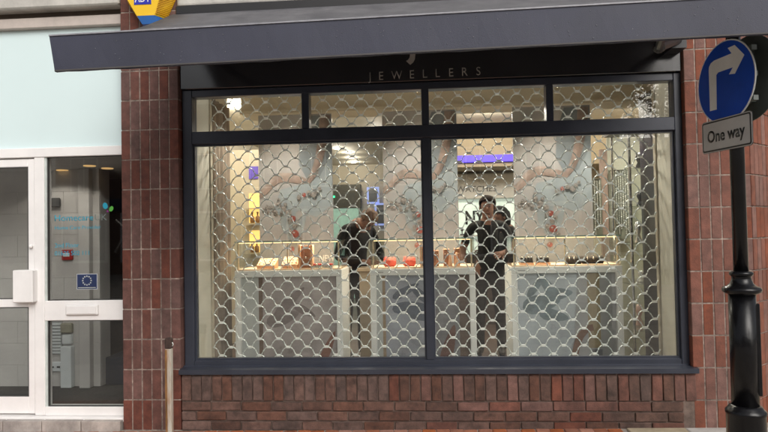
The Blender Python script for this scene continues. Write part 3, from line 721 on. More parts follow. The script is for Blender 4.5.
def stand(name, x, y, wd, h, label, m=PEACH, m2=PBROWN):
    t = thing(name, label, 'stand', (x + wd / 2, y + .04, Z0))
    part('side', bx(x, x + .018, y, y + .08, Z0, Z0 + h), m, t); part('side', bx(x + wd - .018, x + wd, y, y + .08, Z0, Z0 + h), m, t)
    part('back_panel', bx(x + .018, x + wd - .018, y + .04, y + .06, Z0, Z0 + h * .97), m2, t)
    part('pendant', ball(B(), (x + wd / 2, y + .03, Z0 + h * .45), .011), CHARM, t, True)
    part('chain', tube(B(), [(x + .03, y + .036, Z0 + h * .85), (x + wd / 2, y + .03, Z0 + h * .5), (x + wd - .03, y + .036, Z0 + h * .85)], .002, 5), CHARM, t)
    return t
stand('necklace_stand', -1.155, .80, .125, .20, 'upright peach and brown necklace stand in the left case')
for k, x in enumerate((-1.0, -.90)):
    t = thing('charm_tray', ('left' if k == 0 else 'right') + ' tray of red charms in the left case', 'tray', (x, .84, Z0), 'red charm trays in the left case')
    part('tray', bx(x - .045, x + .045, .80, .88, Z0, Z0 + .018), CHARM, t)
    for i in range(6):
        for j in range(2): part('charm', ball(B(), (x - .037 + .015 * i, .82 + .03 * j, Z0 + .029), .010, sub=1), REDG if (i + j) % 3 else CHARM, t, True)
nw = thing('new_sign', 'small white NEW lettering standing in the left case', 'sign', (-.92, .90, Z0))
bm, wd = text_mesh('NEW', .055, .004, 'N'); 
for v in bm.verts: v.co.x *= .14 / wd
part('lettering', move(bm, (-.99, .90, Z0 + .052)), mat('new_white', (.75, .72, .68), .5), nw)
part('stand', bx(-.99, -.85, .902, .908, Z0, Z0 + .05), GL2, nw)
def cushion(x, label):
    bm = B(); prism(bm, [(x - .05, Z0), (x + .05, Z0), (x + .058, Z0 + .05), (x + .045, Z0 + .085), (x, Z0 + .07), (x - .045, Z0 + .09), (x - .055, Z0 + .045)], .84, .89)
    bmesh.ops.bevel(bm, geom=bm.edges[:], offset=.008, segments=2, affect='EDGES')
    t = thing('gift_pouch', label, 'pouch', (x, .865, Z0), 'coral pouches in the middle case'); part('pouch', bm, mat('pouch_coral', (.62, .10, .07), .6, var=.12), t, True)
    part('ribbon', tube(B(), [(x - .052, .838, Z0 + .05), (x, .834, Z0 + .055), (x + .052, .838, Z0 + .05)], .004, 5), mat('ribbon_rose', (.70, .25, .20), .5), t)
cushion(-.365, 'left coral gift pouch in the middle case'); cushion(-.195, 'right coral gift pouch in the middle case')
stand('necklace_stand', -.10, .80, .10, .19, 'peach necklace stand beside the window mullion in the middle case')
for k, (x, h) in enumerate(((.035, .135), (.125, .145), (.215, .15))):
    t = thing('earring_stand', ('leftmost', 'middle', 'rightmost')[k] + ' of three brown earring blocks in the middle case', 'stand', (x, .85, Z0), 'brown earring blocks in the middle case')
    part('block', bx(x - .025, x + .025, .82, .88, Z0, Z0 + h, bev=.004), PBROWN, t)
    for s in (-1, 1): part('earring', ball(B(), (x + .012 * s, .816, Z0 + h * .7), .006, sub=1), CHARM, t, True)
for k, x in enumerate((.155, .19)):
    bm = lathe(B(), [(.020, 0), (.017, .015), (.006, .11), (.002, .118)], (x + (.02 if k else 0), .79, Z0), 12)
    solo('ring_cone', bm, PEACH, (x + (.02 if k else 0), .79, Z0), ('left' if k == 0 else 'right') + ' of two small peach ring cones in the middle case', 'stand', 'peach ring cones', True)
DARKV = mat('velvet_black', (.02, .016, .016), .8)
for k, x in enumerate((.745, .88)):
    t = thing('ring_rack', ('left' if k == 0 else 'right') + ' dark zigzag ring rack in the right case', 'rack', (x + .05, .85, Z0), 'dark ring racks in the right case')
    part('base', bx(x, x + .115, .80, .90, Z0, Z0 + .016), PEACH, t)
    for i in range(4):
        bm = B(); a = x + .006 + .027 * i; prism(bm, [(a, Z0 + .0165), (a + .022, Z0 + .0165), (a + .018, Z0 + .058), (a + .004, Z0 + .058)], .82, .88); part('finger', bm, DARKV, t)
        part('ring', ball(B(), (a + .011, .835, Z0 + .062), .007, sub=1), CHARM, t, True)
for k, (x, l_) in enumerate(((1.13, .13), (1.27, .17))):
    t = thing('bracelet_roll', ('left' if k == 0 else 'right') + ' black velvet bracelet roll in the right case', 'stand', (x + l_ / 2, .86, Z0), 'velvet rolls in the right case')
    part('roll', tube(B(), [(x, .86, Z0 + .033), (x + l_, .86, Z0 + .033)], .033, 12), DARKV, t, True)
    for i in range(3): part('bracelet', tube(B(), [(x + l_ * (i + .7) / 3.4 + .0001 * j, .86 + .037 * math.cos(a), Z0 + .034 + .037 * math.sin(a)) for j, a in enumerate([math.pi * q / 10 for q in range(11)])], .003, 4), CHARM, t)

# ============================================================ HANGING POSTERS
PB = mat('poster_grey', (.40, .395, .39), .35, col2=(.30, .285, .28), scale=2.6)
PSK = mat('print_skin', (.35, .285, .25), .4, var=.3, scale=9); PSK2 = mat('print_skin_dark', (.29, .22, .19), .4, var=.25, scale=9)
PCL = mat('print_cloth', (.30, .345, .37), .4, var=.12, scale=4)
def poster(x0, x1, label, du=0):
    y = 1.40
    t = thing('hanging_poster', label, 'poster', ((x0 + x1) / 2, y, .9), 'charm bracelet posters hung behind the cabinets')
    part('panel', bx(x0, x1, y, y + .018, .90, 2.60, bev=.002), PB, t)
    s = (x1 - x0) / 75
    def q(u, v): return (x0 + u * s, 2.60 - (v - 110) * s * 1.02)
    for a in (x0 + .1, x1 - .1): part('hanger', tube(B(), [(a, y + .009, 2.60), (a, y + .009, 2.64)], .003, 5), STEEL, t)
    shape('print', [q(22, 184), q(40, 180), q(58, 170), q(74.5, 150), q(74.5, 200), q(58, 212), q(40, 205), q(26, 215), q(15, 205)], y - .001, PCL, t, .001)
    shape('print', [q(50, 112), q(74.5, 111), q(74.5, 150), q(62, 172), q(50, 176), q(41, 160), q(42, 135)], y - .0022, mat('print_slatecloth', (.19, .22, .24), .4, var=.15, scale=4), t, .001)
    shape('print', ribbon([q(.6, 188), q(8, 182), q(15, 175), q(24, 171), q(36, 173), q(46, 176), q(50, 176.5)], [v * s for v in (4, 5, 6.5, 7, 6, 5, 4)]), y - .0036, PSK, t, .001)
    shape('print', ribbon([q(.6, 191), q(8, 185.5), q(15, 178.5), q(24, 174.5), q(36, 176), q(46, 178)], [v * s for v in (3, 4, 4, 4, 3.5, 3)]), y - .0046, PSK2, t, .0008)
    shape('print', ribbon([q(52.5, 176), q(59, 167), q(64.5, 153), q(69, 133), q(71.5, 112)], [v * s for v in (2, 3, 3.5, 4, 4)]), y - .0062, mat('print_umbra', (.23, .175, .15), .4, var=.2), t, .0008)
    shape('print', ribbon([q(49, 178), q(56, 169), q(61, 155), q(65, 135), q(67.5, 112)], [v * s for v in (5, 6.5, 7.5, 8, 9)]), y - .0050, PSK2, t, .001)
    shape('print', leafshape(*q(44, 175), 13 * s, 6 * s, -.3), y - .0062, PSK2, t, .0008)
    shape('print', leafshape(*q(28, 169), 15 * s, 2.5 * s, .05), y - .0048, mat('print_skin_light', (.40, .32, .28), .4, var=.2), t, .0008)
    for vv in (.25, .5, .75): shape('print', leafshape(*q(18 + 30 * vv, 205 + 25 * vv), 34 * s, 8 * s, 1.9 - vv), y - .0024 - vv * .0008, PCL, t, .0002)
    beads = [(5, 204, 2.2, 0), (10, 205, 2.6, 0), (15, 203, 2.4, 0), (20, 199, 3.2, 0), (25, 203, 3, 0), (30, 207, 3.2, 0), (34.5, 213, 3.8, 1), (36, 220, 2.6, 0), (36.5, 228, 5, 1), (35, 236, 2.8, 0), (20, 194, 1.8, 0), (27, 199, 2, 0), (8, 201, 2.2, 0), (17, 206, 2.2, 0), (23, 207, 2.0, 0), (31, 214, 2.4, 0), (39, 217, 2.2, 0), (31, 225, 2.4, 0), (41, 233, 2.2, 0), (12, 201, 1.8, 0), (59, 187, 2.2, 0), (62, 184, 1.8, 0), (41, 192, 2.4, 0), (46, 190, 2.8, 1), (51, 188, 2.6, 0), (56, 190, 2.8, 0), (33, 243, 3.4, 1)]
    PSI = mat('print_silver', (.29, .27, .255), .35, var=.4, scale=60); PRE = mat('print_red', (.36, .10, .08), .35, var=.45, scale=50)
    for u, v, r_, red in beads:
        key = (u, v, r_, red); r_ = r_ * (.78 if red else 1); c0 = q(u, v); shape('print', [(c0[0] + r_ * s * math.cos(a) * random.uniform(.85, 1.1), c0[1] + r_ * s * math.sin(a) * random.uniform(.85, 1.1)) for a in [2 * math.pi * k / 12 for k in range(12)]], y - .0072 - .0004 * beads.index(key), PRE if red else PSI, t, .0003)
        shape('print', [(c0[0] - r_ * s * .3 + r_ * s * .3 * math.cos(a), c0[1] + r_ * s * .35 + r_ * s * .25 * math.sin(a)) for a in [2 * math.pi * k / 8 for k in range(8)]], y - .0180, mat('print_white', (.42, .39, .37), .35), t, .0004)
poster(-1.655, -.935, 'left hanging poster of an arm with a charm bracelet')
poster(-.448, .262, 'middle hanging poster of an arm with a charm bracelet behind the mullion')
poster(.785, 1.505, 'right hanging poster of an arm with a charm bracelet')

# ============================================================ DEEPER INTERIOR
TANC = mat('counter_tan', (.42, .35, .25), .6, var=.06)
def counter(x0, x1, y0, y1, label):
    t = thing('sales_counter', label, 'counter', ((x0 + x1) / 2, (y0 + y1) / 2, .05), 'tan sales counters')
    part('carcass', bx(x0, x1, y0, y1, .18, 1.05, bev=.004), TANC, t); part('worktop', bx(x0 - .02, x1 + .02, y0 - .02, y1 + .02, 1.051, 1.085, bev=.004), mat('top_wood', (.50, .40, .28), .4), t)
    part('kick_board', bx(x0 + .03, x1 - .03, y0 + .04, y1 - .03, .05, .179), mat('kick_dark', (.03, .025, .02), .6), t)
counter(-1.85, -.875, 1.75, 2.1, 'tan counter beside the bent staff member, left of the trousers')
counter(-.735, .17, 1.75, 2.1, 'tan counter right of the bent staff member behind the middle cabinet')
# back wall features
ws = thing('watch_display', 'pale back wall display headed WATCHES with a lit niche', 'display', (.75, 5.0, .05))
DW = mat('display_white', (.62, .60, .56), .5, var=.04)
part('header', bx(.05, 1.75, 5.0, 5.2, 1.93, 2.30, bev=.004), DW, ws)
bm, wd = text_mesh('WATCHES', .085, .006, 'A')
for v in bm.verts: v.co.x *= .60 / wd
part('lettering', move(bm, (.395, 4.9985, 2.035)), mat('letter_dark', (.12, .11, .10), .5), ws)
niche = part('lit_niche', bx(.10, 1.30, 5.12, 5.15, 1.1, 1.925), mat('niche_light', (.82, .95, .86), .5, emit=.5), ws)
bm, wd = text_mesh('NY', .20, .008, 'N', .03)
for v in bm.verts: v.co.x *= .30 / wd
part('brand_lettering', move(bm, (.52, 5.115, 1.55)), mat('ny_black', (.02, .02, .02), .5), ws)
part('shelf', bx(.10, 1.70, 5.0, 5.118, 1.36, 1.38), DW, ws)
part('base_unit', bx(.05, 1.75, 4.9, 5.2, .05, 1.09), mat('base_brown', (.035, .022, .016), .6), ws); part('divider', bx(.90, .98, 5.0, 5.118, 1.381, 1.929), DW, ws)
for k, x in enumerate((.38, .47, .56, 1.06)):
    bm = B(); box(bm, x - .03, x + .03, 5.03, 5.09, 1.3805, 1.40); tube(bm, [(x, 5.06, 1.40), (x, 5.06, 1.44)], .008, 6); ball(bm, (x, 5.05, 1.46), .026, (1, .4, 1), 1)
    solo('watch_stand', bm, mat('watch_dark', (.10, .10, .11), .3, metal=.5), (x, 5.06, 1.38), 'small dark watch on the lit back shelf, ' + ('leftmost under the WATCHES header', 'left of the black letters', 'under the black letters', 'right of the shelf divider')[k], 'watch', 'watches on the lit back shelf')
vs_ = bx(.36, 1.75, 4.24, 4.299, 2.40, 2.495, bev=.002)
solo('violet_light_sign', vs_, mat('violet_light', (.10, .06, .85), .5, emit=.75), (.8, 4.27, 2.40), 'glowing violet light bar above the WATCHES display', 'light')
dd = thing('lit_doorway', 'pale green lit doorway panel left of the bent staff member', 'doorway', (-1.9, 8.9, .05))
part('frame', bx(-2.55, -1.50, 8.9, 9.1, 1.99, 2.50), mat('door_dark', (.10, .10, .085), .6), dd)
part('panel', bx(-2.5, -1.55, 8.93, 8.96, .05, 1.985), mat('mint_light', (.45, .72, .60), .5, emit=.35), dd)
part('exit_lamp', bx(-2.10, -2.06, 8.88, 8.899, 2.22, 2.26), mat('green_led', (.05, 1, .35), .5, emit=3), dd)
for k, (x, z, w_, h_) in enumerate(((-1.36, 2.07, .26, .36), (-1.20, 1.60, .34, .48))):
    t = thing('wall_screen', ('upper' if k == 0 else 'lower') + ' blue framed screen above the bent head on the back wall', 'screen', (x, 8.9, z), 'blue framed screens on the back wall')
    part('frame', bx(x, x + w_, 8.9, 8.95, z, z + h_), mat('screen_blue', (.35, .45, .95), .4, emit=.7), t); part('picture', bx(x + .04, x + w_ - .04, 8.892, 8.8995, z + .04, z + h_ - .04), mat('screen_dark', (.07, .08, .10), .3), t)
lc = thing('lit_wall_cabinet', 'tall narrow cabinet glowing yellow at the far left', 'cabinet', (-2.3, 3.4, .05))
part('carcass', bx(-2.60, -1.95, 3.42, 3.7, .05, 2.55), CREAM, lc)
YL = mat('yellow_light', (1, .66, .20), .5, emit=1.3)
for z0, z1 in ((1.60, 1.98), (1.22, 1.50)): part('lit_shelf', bx(-2.345, -2.20, 3.41, 3.419, z0, z1), YL, lc)
for x, z in ((-2.30, 1.22), (-2.235, 1.22), (-2.29, 1.60), (-2.22, 1.60)): part('perfume_bottle', lathe(B(), [(.026, 0), (.03, .02), (.03, .07), (.010, .09), (.010, .12), (.014, .125), (.014, .14)], (x, 3.36, z), 10), mat('bottle_amber', (.25, .12, .04), .2), lc, True)
for z in (1.21, 1.59, 1.79): part('shelf', bx(-2.38, -2.17, 3.30, 3.405, z - .012, z - .001), CREAM, lc)
part('violet_lamp', bx(-2.34, -2.22, 3.40, 3.419, 2.17, 2.33), mat('violet_dim', (.12, .08, .42), .5, emit=.5), lc)
# curtain at left, ribbed
cu = B(); ptsf = [(-1.845 + .02 + .016 * math.sin(i * 1.05), .60 + .0155 * i) for i in range(27)]
prism(cu, [(a, b) for a, b in ptsf] + [(-1.849, .60 + .0155 * 26), (-1.849, .60)], .06, 2.6, 'z')
solo('curtain', cu, mat('curtain_taupe', (.30, .245, .19), .9, var=.35, scale=5, col2=(.15, .115, .085), stretch=(3, 3, .7)), (-1.84, .8, .06), 'taupe folded curtain at the left end of the window', 'curtain')

# tall glass cabinet at right
tg = thing('tall_glass_cabinet', 'tall glass jewellery cabinet with chrome posts at the right of the window', 'cabinet', (1.95, 1.5, .05))
CHROME = mat('chrome', (.70, .70, .68), .12, metal=1, var=.03)
for x, y in ((1.72, .98), (2.18, .98), (1.72, 1.5), (2.35, 1.6)): part('post', tube(B(), [(x, y, .05), (x, y, 2.3)], .013, 8), CHROME, tg)
for z in (.55, .95, 1.3, 1.62, 1.95): part('shelf', bx(1.70, 2.36, .97, 1.62, z, z + .008), GL2, tg)
part('back_panel', bx(1.72, 2.38, 1.66, 1.68, .05, 2.32), mat('back_sage', (.50, .50, .40), .5, var=.08), tg)
part('top_cap', bx(1.69, 2.38, .96, 1.65, 2.32, 2.38), mat('cap_dark', (.05, .05, .048), .4), tg)
part('light_strip', bx(1.74, 2.30, 1.0, 1.02, 2.30, 2.318), mat('added_led', (1, .92, .78), .5, emit=4), tg)  # strip added to light the dim chain displays
point('case_light', (2.0, 1.05, 2.28), 9, (.5, .05), (1, .92, .78), tg, 'AREA', aim=(1.95, 1.45, 1.2))  # lamp added with the strip to brighten the chain displays
rng = random.Random(5)
k = 0
for z, hh in ((.558, 'lowest'), (.958, 'second lowest'), (1.308, 'middle'), (1.628, 'second highest'), (1.958, 'highest')):
    for x in rng.sample((1.80, 1.96, 2.12), 3):
        x += rng.uniform(-.02, .06); y = rng.uniform(1.02, 1.4); h = rng.uniform(.09, .20)
        bm = lathe(B(), [(.034, 0), (.036, .01), (.014, h * .4), (.032, h * .7), (.024, h), (.0005, h * 1.02)], (x, y, z), 10)
        solo('jewellery_bust', bm, mat(('bust_silver', 'bust_dark', 'bust_blush')[k % 3], ((.72, .74, .72), (.05, .05, .05), (.5, .33, .27))[k % 3], .2, metal=(.7, 0, 0)[k % 3]), (x, y, z), '%s jewellery holder on the %s glass shelf of the tall cabinet' % (('silver', 'black', 'blush')[k % 3], hh), 'stand', 'jewellery holders in the tall cabinet', True)
        k += 1
solo('black_side_panel', bx(1.79, 1.83, .54, .92, .06, 2.55), mat('panel_black', (.02, .02, .02), .35), (1.81, .73, .06), 'black upright panel beside the right window reveal', 'panel')
PEARL = mat('pearl', (.85, .85, .78), .2, metal=.15, var=.2, scale=40)
def chains(x0, x1, z0, z1, y, n, label):
    t = thing('chain_display', label, 'display', ((x0 + x1) / 2, y, z0), 'hanging chain displays')
    part('backboard', bx(x0 - .01, x1 + .01, y + .012, y + .03, z0, z1), mat('board_sage', (.30, .31, .25), .6), t)
    part('hook_bar', tube(B(), [(x0, y, z1 - .01), (x1, y, z1 - .01)], .006, 6), CHROME, t)
    bm = B()
    for i in range(n):
        x = x0 + (x1 - x0) * (i + .5) / n
        z = z1 - .02 - .01 * (i % 2)
        while z > z0 + .03 + .05 * (i % 3):
            ret = bmesh.ops.create_icosphere(bm, subdivisions=1, radius=.008)
            for v in ret['verts']: v.co += Vector((x, y, z))
            z -= .0165
    o = part('bead_chain', bm, PEARL, t, True); o['kind'] = 'stuff'
chains(1.555, 1.625, 1.35, 1.92, 1.56, 3, 'narrow hanging chain display beside the right poster')
chains(1.715, 1.885, 1.34, 2.0, 1.56, 8, 'wide hanging chain display right of the blush column')
solo('blush_column', bx(1.635, 1.70, 1.58, 1.64, .05, 2.2, bev=.004), mat('blush', (.45, .33, .27), .6), (1.67, 1.61, .05), 'narrow blush column between the two chain displays', 'column')

# ceiling lamps (lit)
LAMP = mat('lamp_glow', (1, .86, .64), .5, emit=14)
LCOL = (1, .92, .80)
def downlight(x, y, z, e, label):
    t = thing('ceiling_downlight', label, 'lamp', (x, y, z - .03), 'lit ceiling downlights in the shop')
    part('trim', lathe(B(), [(.062, z - .012), (.068, z - .008), (.068, z - .001)], (x, y, 0), 18), DW, t)
    part('bulb', lathe(B(), [(.046, z - .016), (.046, z - .0125)], (x, y, 0), 16), LAMP, t)
    point('lamp_light', (x, y, z - .10), e, .06, LCOL, t)
LPOS = (((-2.2, 2.5), 'nearest the curtain side of'), ((-.7, 2.7), 'above the bent staff member in'), ((.5, 2.9), 'above the two staff at right in'), ((1.7, 2.4), 'over the chain displays in'), ((-1.9, 4.4), 'above the yellow lit cabinet in'), ((-.8, 5.0), 'midway along the left aisle of'), ((.75, 3.3), 'in front of the violet light bar of'), ((2.9, 3.0), 'at the far right of'),
        ((-1.62, 6.4), 'first in the far row seen over the bent head in'), ((-1.5, 7.0), 'second in the far row seen over the bent head in'), ((-1.55, 7.8), 'third in the far row seen over the bent head in'), ((-1.6, 8.6), 'furthest in the far row seen over the bent head in'))
for i, ((x, y), w_) in enumerate(LPOS):
    downlight(x, y, RZ, (46, 58, 50, 62, 26, 34, 22, 60)[i] if i < 8 else 7, 'ceiling downlight ' + w_ + ' the shop')
for i, x in enumerate((-1.35, -.10, 1.13)):
    t = thing('spotlight', 'ceiling spotlight aimed at the %s hanging poster' % ('left', 'middle', 'right')[i], 'lamp', (x, .95, RZ), 'spotlights above the posters')
    hd = B(); tube(hd, [(x, .92, 2.82), (x, 1.0, 2.72)], [.035, .042], 12); tube(hd, [(x, .95, 2.80), (x, .95, RZ - .001)], .008, 6)
    part('head', hd, DW, t, True); part('bulb', ball(B(), (x, 1.005, 2.715), .03, sub=1), LAMP, t, True)
    point('spot_light', (x, 1.03, 2.68), 13, .03, (1, .80, .60), t, 'SPOT', aim=(x, 1.40, 2.0), ang=70)
    point('spot_light', (x, .90, 2.66), 84, .06, LCOL, t, 'SPOT', aim=(x, .72, 1.0), ang=125)  # extra spot without a fixture, added to brighten the cabinet fronts
for i, x in enumerate((-1.5, -.5, .5, 1.45)):  # unseen lamps added above the glass to lift the cabinet fronts
    t = thing('added_downlight', 'added recessed downlight over the window board, %s of four along the glass' % ('leftmost', 'second from left', 'second from right', 'rightmost')[i], 'lamp', (x, .29, RZ), 'added downlights along the window glass')
    part('trim', lathe(B(), [(.062, RZ - .012), (.068, RZ - .008), (.068, RZ - .001)], (x, .29, 0), 18), DW, t); part('bulb', lathe(B(), [(.046, RZ - .016), (.046, RZ - .0125)], (x, .29, 0), 16), LAMP, t)
    point('lamp_light', (x, .29, RZ - .06), 5, .05, (1, .96, .90), t, 'SPOT', aim=(x, .62, .9), ang=120)

# ============================================================ PEOPLE
CLOTH = mat('black_cloth', (.008, .008, .009), .85, var=.2, scale=14); TROU = mat('black_trousers', (.013, .012, .013), .85, var=.2, scale=14); SHOE = mat('black_shoe', (.01, .01, .01), .4)
SKINP = mat('skin_warm', (.29, .15, .105), .5, var=.08, scale=25)
def person(label, loc, face, lean, bow, h, arms, hair, haircol, sleeves=True):
    """face: heading (radians, 0 looks out of the window), lean: torso tilt, bow: head tilt"""
    k = h / 1.78
    def tors(p):           # lean the upper body forward about the hips
        v = Vector(p) - Vector((0, 0, .95)); v.rotate(Matrix.Rotation(lean, 3, 'X')); return v + Vector((0, 0, .95))
    def head(p):
        v = Vector(p) - Vector((0, 0, 1.50)); v.rotate(Matrix.Rotation(bow, 3, 'X')); return tors(v + Vector((0, -.012, 1.475)))
    V, Ed = [], []         # (co, radius), (i, j, material)
    def add(p, r): V.append((Vector(p), r)); return len(V) - 1
    pel = add((0, 0, .95), .125); sp = add(tors((0, 0, 1.12)), .12); chs = add(tors((0, .0, 1.30)), .135); uc = add(tors((0, .0, 1.42)), .10)
    nk = add(tors((0, .0, 1.51)), .055); jw = add(head((0, -.028, 1.585)), .060); hm = add(head((0, -.012, 1.675)), .082); cr = add(head((0, .0, 1.735)), .060)
    Ed += [(pel, sp, 0), (sp, chs, 0), (chs, uc, 0), (uc, nk, 2), (nk, jw, 2), (jw, hm, 2), (hm, cr, 2)]
    for s in (-1, 1):
        sh = add(tors((.175 * s, .01, 1.425)), .062); a = arms[0 if s < 0 else 1]
        el = add(a[0], .044); wr = add(a[1], .028); d = (Vector(a[1]) - Vector(a[0])).normalized(); pm_ = add(Vector(a[1]) + d * .07, .030)
        mid = add(tors((.175 * s, .01, 1.425)).lerp(Vector(a[0]), .72), .048)
        Ed += [(uc, sh, 0), (sh, mid, 0), (mid, el, 0 if sleeves else 2), (el, wr, 0 if sleeves else 2), (wr, pm_, 2)]
        side = d.cross(Vector((0, -1, .2))).normalized()
        for q, (off, ln) in enumerate(((-.030, .070), (-.011, .085), (.009, .080), (.027, .062))):
            b0 = add(Vector(a[1]) + d * .10 + side * off, .0095); b1 = add(Vector(a[1]) + d * (.10 + ln * .6) + side * off * 1.1, .0085); b2 = add(Vector(a[1]) + d * (.10 + ln) + side * off * 1.1 + Vector((0, -.012, -.012)), .0075)
            Ed += [(pm_, b0, 2), (b0, b1, 2), (b1, b2, 2)]
        t0 = add(Vector(a[1]) + d * .045 - side * .042, .0105); t1 = add(Vector(a[1]) + d * .085 - side * .058, .009); Ed += [(pm_, t0, 2), (t0, t1, 2)]
        hp = add((.09 * s, 0, .88), .095); kn = add((.105 * s, -.015, .49), .060); an = add((.11 * s, .02, .10), .045); to = add((.125 * s, -.13, .045), .038)
        Ed += [(pel, hp, 1), (hp, kn, 1), (kn, an, 1), (an, to, 3)]
    bm = B(); sl = bm.verts.layers.skin.verify(); bv = []
    for i, (p, r_) in enumerate(V):
        v = bm.verts.new(p); v[sl].radius = (r_, r_); v[sl].use_root = (i == 0); bv.append(v)
    for i, j, _m in Ed: bm.edges.new((bv[i], bv[j]))
    me = bpy.data.meshes.new('sk'); bm.to_mesh(me); bm.free()
    ob = bpy.data.objects.new('sk', me); COL.objects.link(ob)
    ob.modifiers.new('Skin', 'SKIN'); sb_ = ob.modifiers.new('Sub', 'SUBSURF'); sb_.levels = 2; sb_.render_levels = 2
    dg = bpy.context.evaluated_depsgraph_get(); dg.update(); out = bpy.data.meshes.new_from_object(ob.evaluated_get(dg)); bpy.data.objects.remove(ob)
    segs = [(V[i][0], V[j][0], m) for i, j, m in Ed]
    for m in (CLOTH, TROU, SKINP, SHOE): out.materials.append(m)
    def dist(p, a, b):
        ab = b - a; t = max(0, min(1, (p - a).dot(ab) / ab.length_squared)); return (p - a - ab * t).length
    for p in out.polygons:
        p.material_index = min(segs, key=lambda s_: dist(p.center, s_[0], s_[1]))[2]; p.use_smooth = True
        if p.material_index == 1 and p.center.z > 1.0: p.material_index = 0
    # nose, ears, brow and eyes merged into the same mesh
    bm = B(); bm.from_mesh(out)
    def add_ball(c, r_, sc, mi):
        c = head(c); n0 = len(bm.faces); ball(bm, c, r_, sc, 2); bm.faces.ensure_lookup_table()
        for f in bm.faces[n0:]: f.material_index = mi; f.smooth = True
    add_ball((0, -.098, 1.645), .016, (.75, 1.1, 1.3), 2); add_ball((0, -.086, 1.603), .018, (1.3, .5, .35), 2); add_ball((0, -.078, 1.56), .026, (1.1, .8, .7), 2)
    for s in (-1, 1):
        add_ball((.082 * s, .0, 1.655), .024, (.4, .8, 1.25), 2); add_ball((.030 * s, -.083, 1.672), .009, (1.2, .6, .7), 3); add_ball((.031 * s, -.084, 1.688), .012, (1.7, .5, .35), 3)
    Rm = Matrix.Rotation(face, 4, 'Z') @ Matrix.Scale(k, 4)
    bmesh.ops.transform(bm, matrix=Rm, verts=bm.verts); bm.to_mesh(out); bm.free()
    t = thing('person', label, 'person', loc)
    link('body', out, None, t)
    hb_ = B(); bmesh.ops.create_icosphere(hb_, subdivisions=4, radius=.089)
    rn = random.Random(3)
    kill = []
    for v in hb_.verts:
        c = v.co.copy(); lump = 1 + .03 * math.sin(c.x * 70 + c.z * 40) + .02 * math.sin(c.y * 90)
        c = Vector((c.x * .98, c.y * 1.08, c.z * 1.02)) * lump + Vector((0, .010, 1.692))
        if hair == 'long' and c.z < 1.68 and c.y > -.03: c = Vector((c.x * 1.12, c.y + .01, 1.68 - (1.68 - c.z) * 2.3))
        if c.y < -.03 and c.z < 1.738 - .35 * abs(c.x): kill.append(v)
        if hair == 'short' and c.z < 1.655 and c.y < .02: kill.append(v)
        v.co = c
    bmesh.ops.delete(hb_, geom=list(set(kill)), context='VERTS')
    for v in hb_.verts: v.co = head(v.co)
    bmesh.ops.solidify(hb_, geom=hb_.faces[:], thickness=-.005)
    bmesh.ops.transform(hb_, matrix=Rm, verts=hb_.verts)
    link('hair', to_mesh(hb_, True), haircol, t)
    return t
HB = mat('hair_brown', (.16, .085, .045), .6, var=.35, scale=30, stretch=(1, 1, 4)); HD = mat('hair_dark', (.028, .018, .013), .8, var=.3, scale=30, spec=.15); HK = mat('hair_black', (.008, .008, .009), .8, var=.2, scale=30, spec=.15)
person('person in a black top with short light brown hair bending over the counter', (-.86, 2.30, .05), R(45), .20, 1.0, 1.80, (((-.30, -.10, 1.12), (-.16, -.36, 1.08)), ((.30, -.12, 1.12), (.16, -.38, 1.08))), 'short', HB)
person('person in a black T-shirt standing by the WATCHES display', (.625, 2.40, .05), R(-8), .02, .10, 1.80, (((-.29, .04, 1.17), (-.25, -.10, .97)), ((.27, -.06, 1.17), (.16, -.28, 1.14))), 'short', HD, False)
person('person with black hair and black clothes at the right shoulder of the standing person', (.89, 2.62, .05), R(-62), .10, .32, 1.70, (((-.27, -.08, 1.15), (-.15, -.30, 1.18)), ((.27, -.06, 1.15), (.14, -.30, 1.15))), 'long', HK)

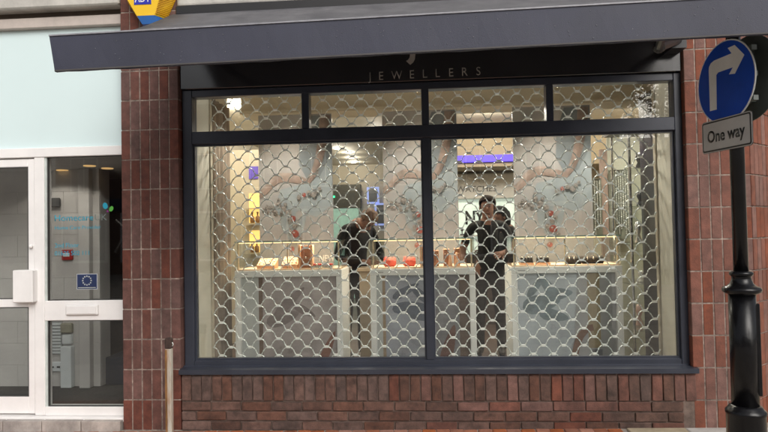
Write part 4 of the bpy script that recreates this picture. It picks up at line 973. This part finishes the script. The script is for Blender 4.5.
# ============================================================ ACROSS THE STREET (seen in the glass)
OB = mat('opposite_brick', (.22, .13, .10), .8, var=.2, scale=2, tex='world'); OS = mat('opposite_render', (.50, .47, .42), .8, var=.1, scale=1, tex='world'); OG = mat('opposite_glass', (.05, .06, .07), .1, var=.1)
def opposite(x0, x1, y, h, m, label):
    t = thing('opposite_building', label, 'building', ((x0 + x1) / 2, y - 3, 0), 'buildings mirrored in the shop glass')
    part('wall', bx(x0, x1, y - 6, y, -.3, h), m, t); part('parapet', bx(x0 - .05, x1 + .05, y - 6.05, y + .12, h, h + .3), OS, t)
    n = int((x1 - x0) / 2.4)
    for i in range(n):
        a = x0 + (x1 - x0) * (i + .5) / n
        for z in (3.4, 6.2):
            if z + 1.6 < h:
                w_ = part('window', bx(a - .6, a + .6, y + .002, y + .06, z, z + 1.5), WHITE, t)
                for s in (-1, 1): part('pane', bx(a + (.03 if s > 0 else -.55), a + (.55 if s > 0 else -.03), y + .061, y + .068, z + .06, z + 1.44), OG, w_)
        w_ = part('shop_window', bx(a - 1.0, a + 1.0, y + .002, y + .08, .4, 2.5), WHITE, t); part('pane', bx(a - .92, a + .92, y + .081, y + .09, .5, 2.4), OG, w_)
    part('fascia', bx(x0 + .1, x1 - .1, y + .002, y + .12, 2.6, 3.1), mat('opp_fascia', (.05, .07, .12), .5), t)
opposite(-16, -3, -21, 7.0, OB, 'brick building across the street, mirrored faintly in the left window panes')
opposite(-3, 6, -21.3, 6.2, OS, 'pale rendered building across the street, mirrored faintly in the middle panes')
opposite(6, 17, -20.8, 4.7, OB, 'brick building across the street, mirrored behind the tree in the right pane')
tr_ = thing('street_tree', 'leafy dark tree across the street, mirrored in the top right pane', 'tree', (5.7, -11, gz(5.7)))
tb = B(); tube(tb, [(5.7, -11, gz(5.7) - .05), (5.72, -11, 1.2), (5.65, -10.95, 2.6), (5.7, -11, 4.6), (5.75, -11, 6.2)], [.17, .14, .12, .08, .03], 10)
rt_ = random.Random(11)
for i in range(11):
    z = 2.3 + .32 * i; a = i * 2.4; L_ = 1.7 - .08 * i
    tube(tb, [(5.68, -10.97, z), (5.68 + .5 * L_ * math.cos(a), -10.97 + .5 * L_ * math.sin(a), z + .45 * L_), (5.68 + L_ * math.cos(a), -10.97 + L_ * math.sin(a), z + .8 * L_)], [.05, .035, .012], 6)
part('trunk', tb, mat('bark', (.07, .055, .045), .9, var=.3, scale=20), tr_)
lf = B()
clus = [(Vector((5.7, -11, 4.6)) + Vector((rt_.gauss(0, .85), rt_.gauss(0, .85), rt_.gauss(0, 1.05)))) for _ in range(75)]
for c in clus:
    for _ in range(70):
        p = c + Vector((rt_.gauss(0, .17), rt_.gauss(0, .17), rt_.gauss(0, .15))); s = rt_.uniform(.03, .06)
        a = Vector((rt_.uniform(-1, 1), rt_.uniform(-1, 1), rt_.uniform(-.6, .6))).normalized(); b = a.cross(Vector((rt_.uniform(-1, 1), rt_.uniform(-1, 1), 1))).normalized()
        lf.faces.new([lf.verts.new(p + a * s * 1.6), lf.verts.new(p + b * s * .7), lf.verts.new(p - a * s * 1.6), lf.verts.new(p - b * s * .7)])
part('crown', lf, mat('leaf', (.055, .075, .028), .6, var=.3, scale=2), tr_)
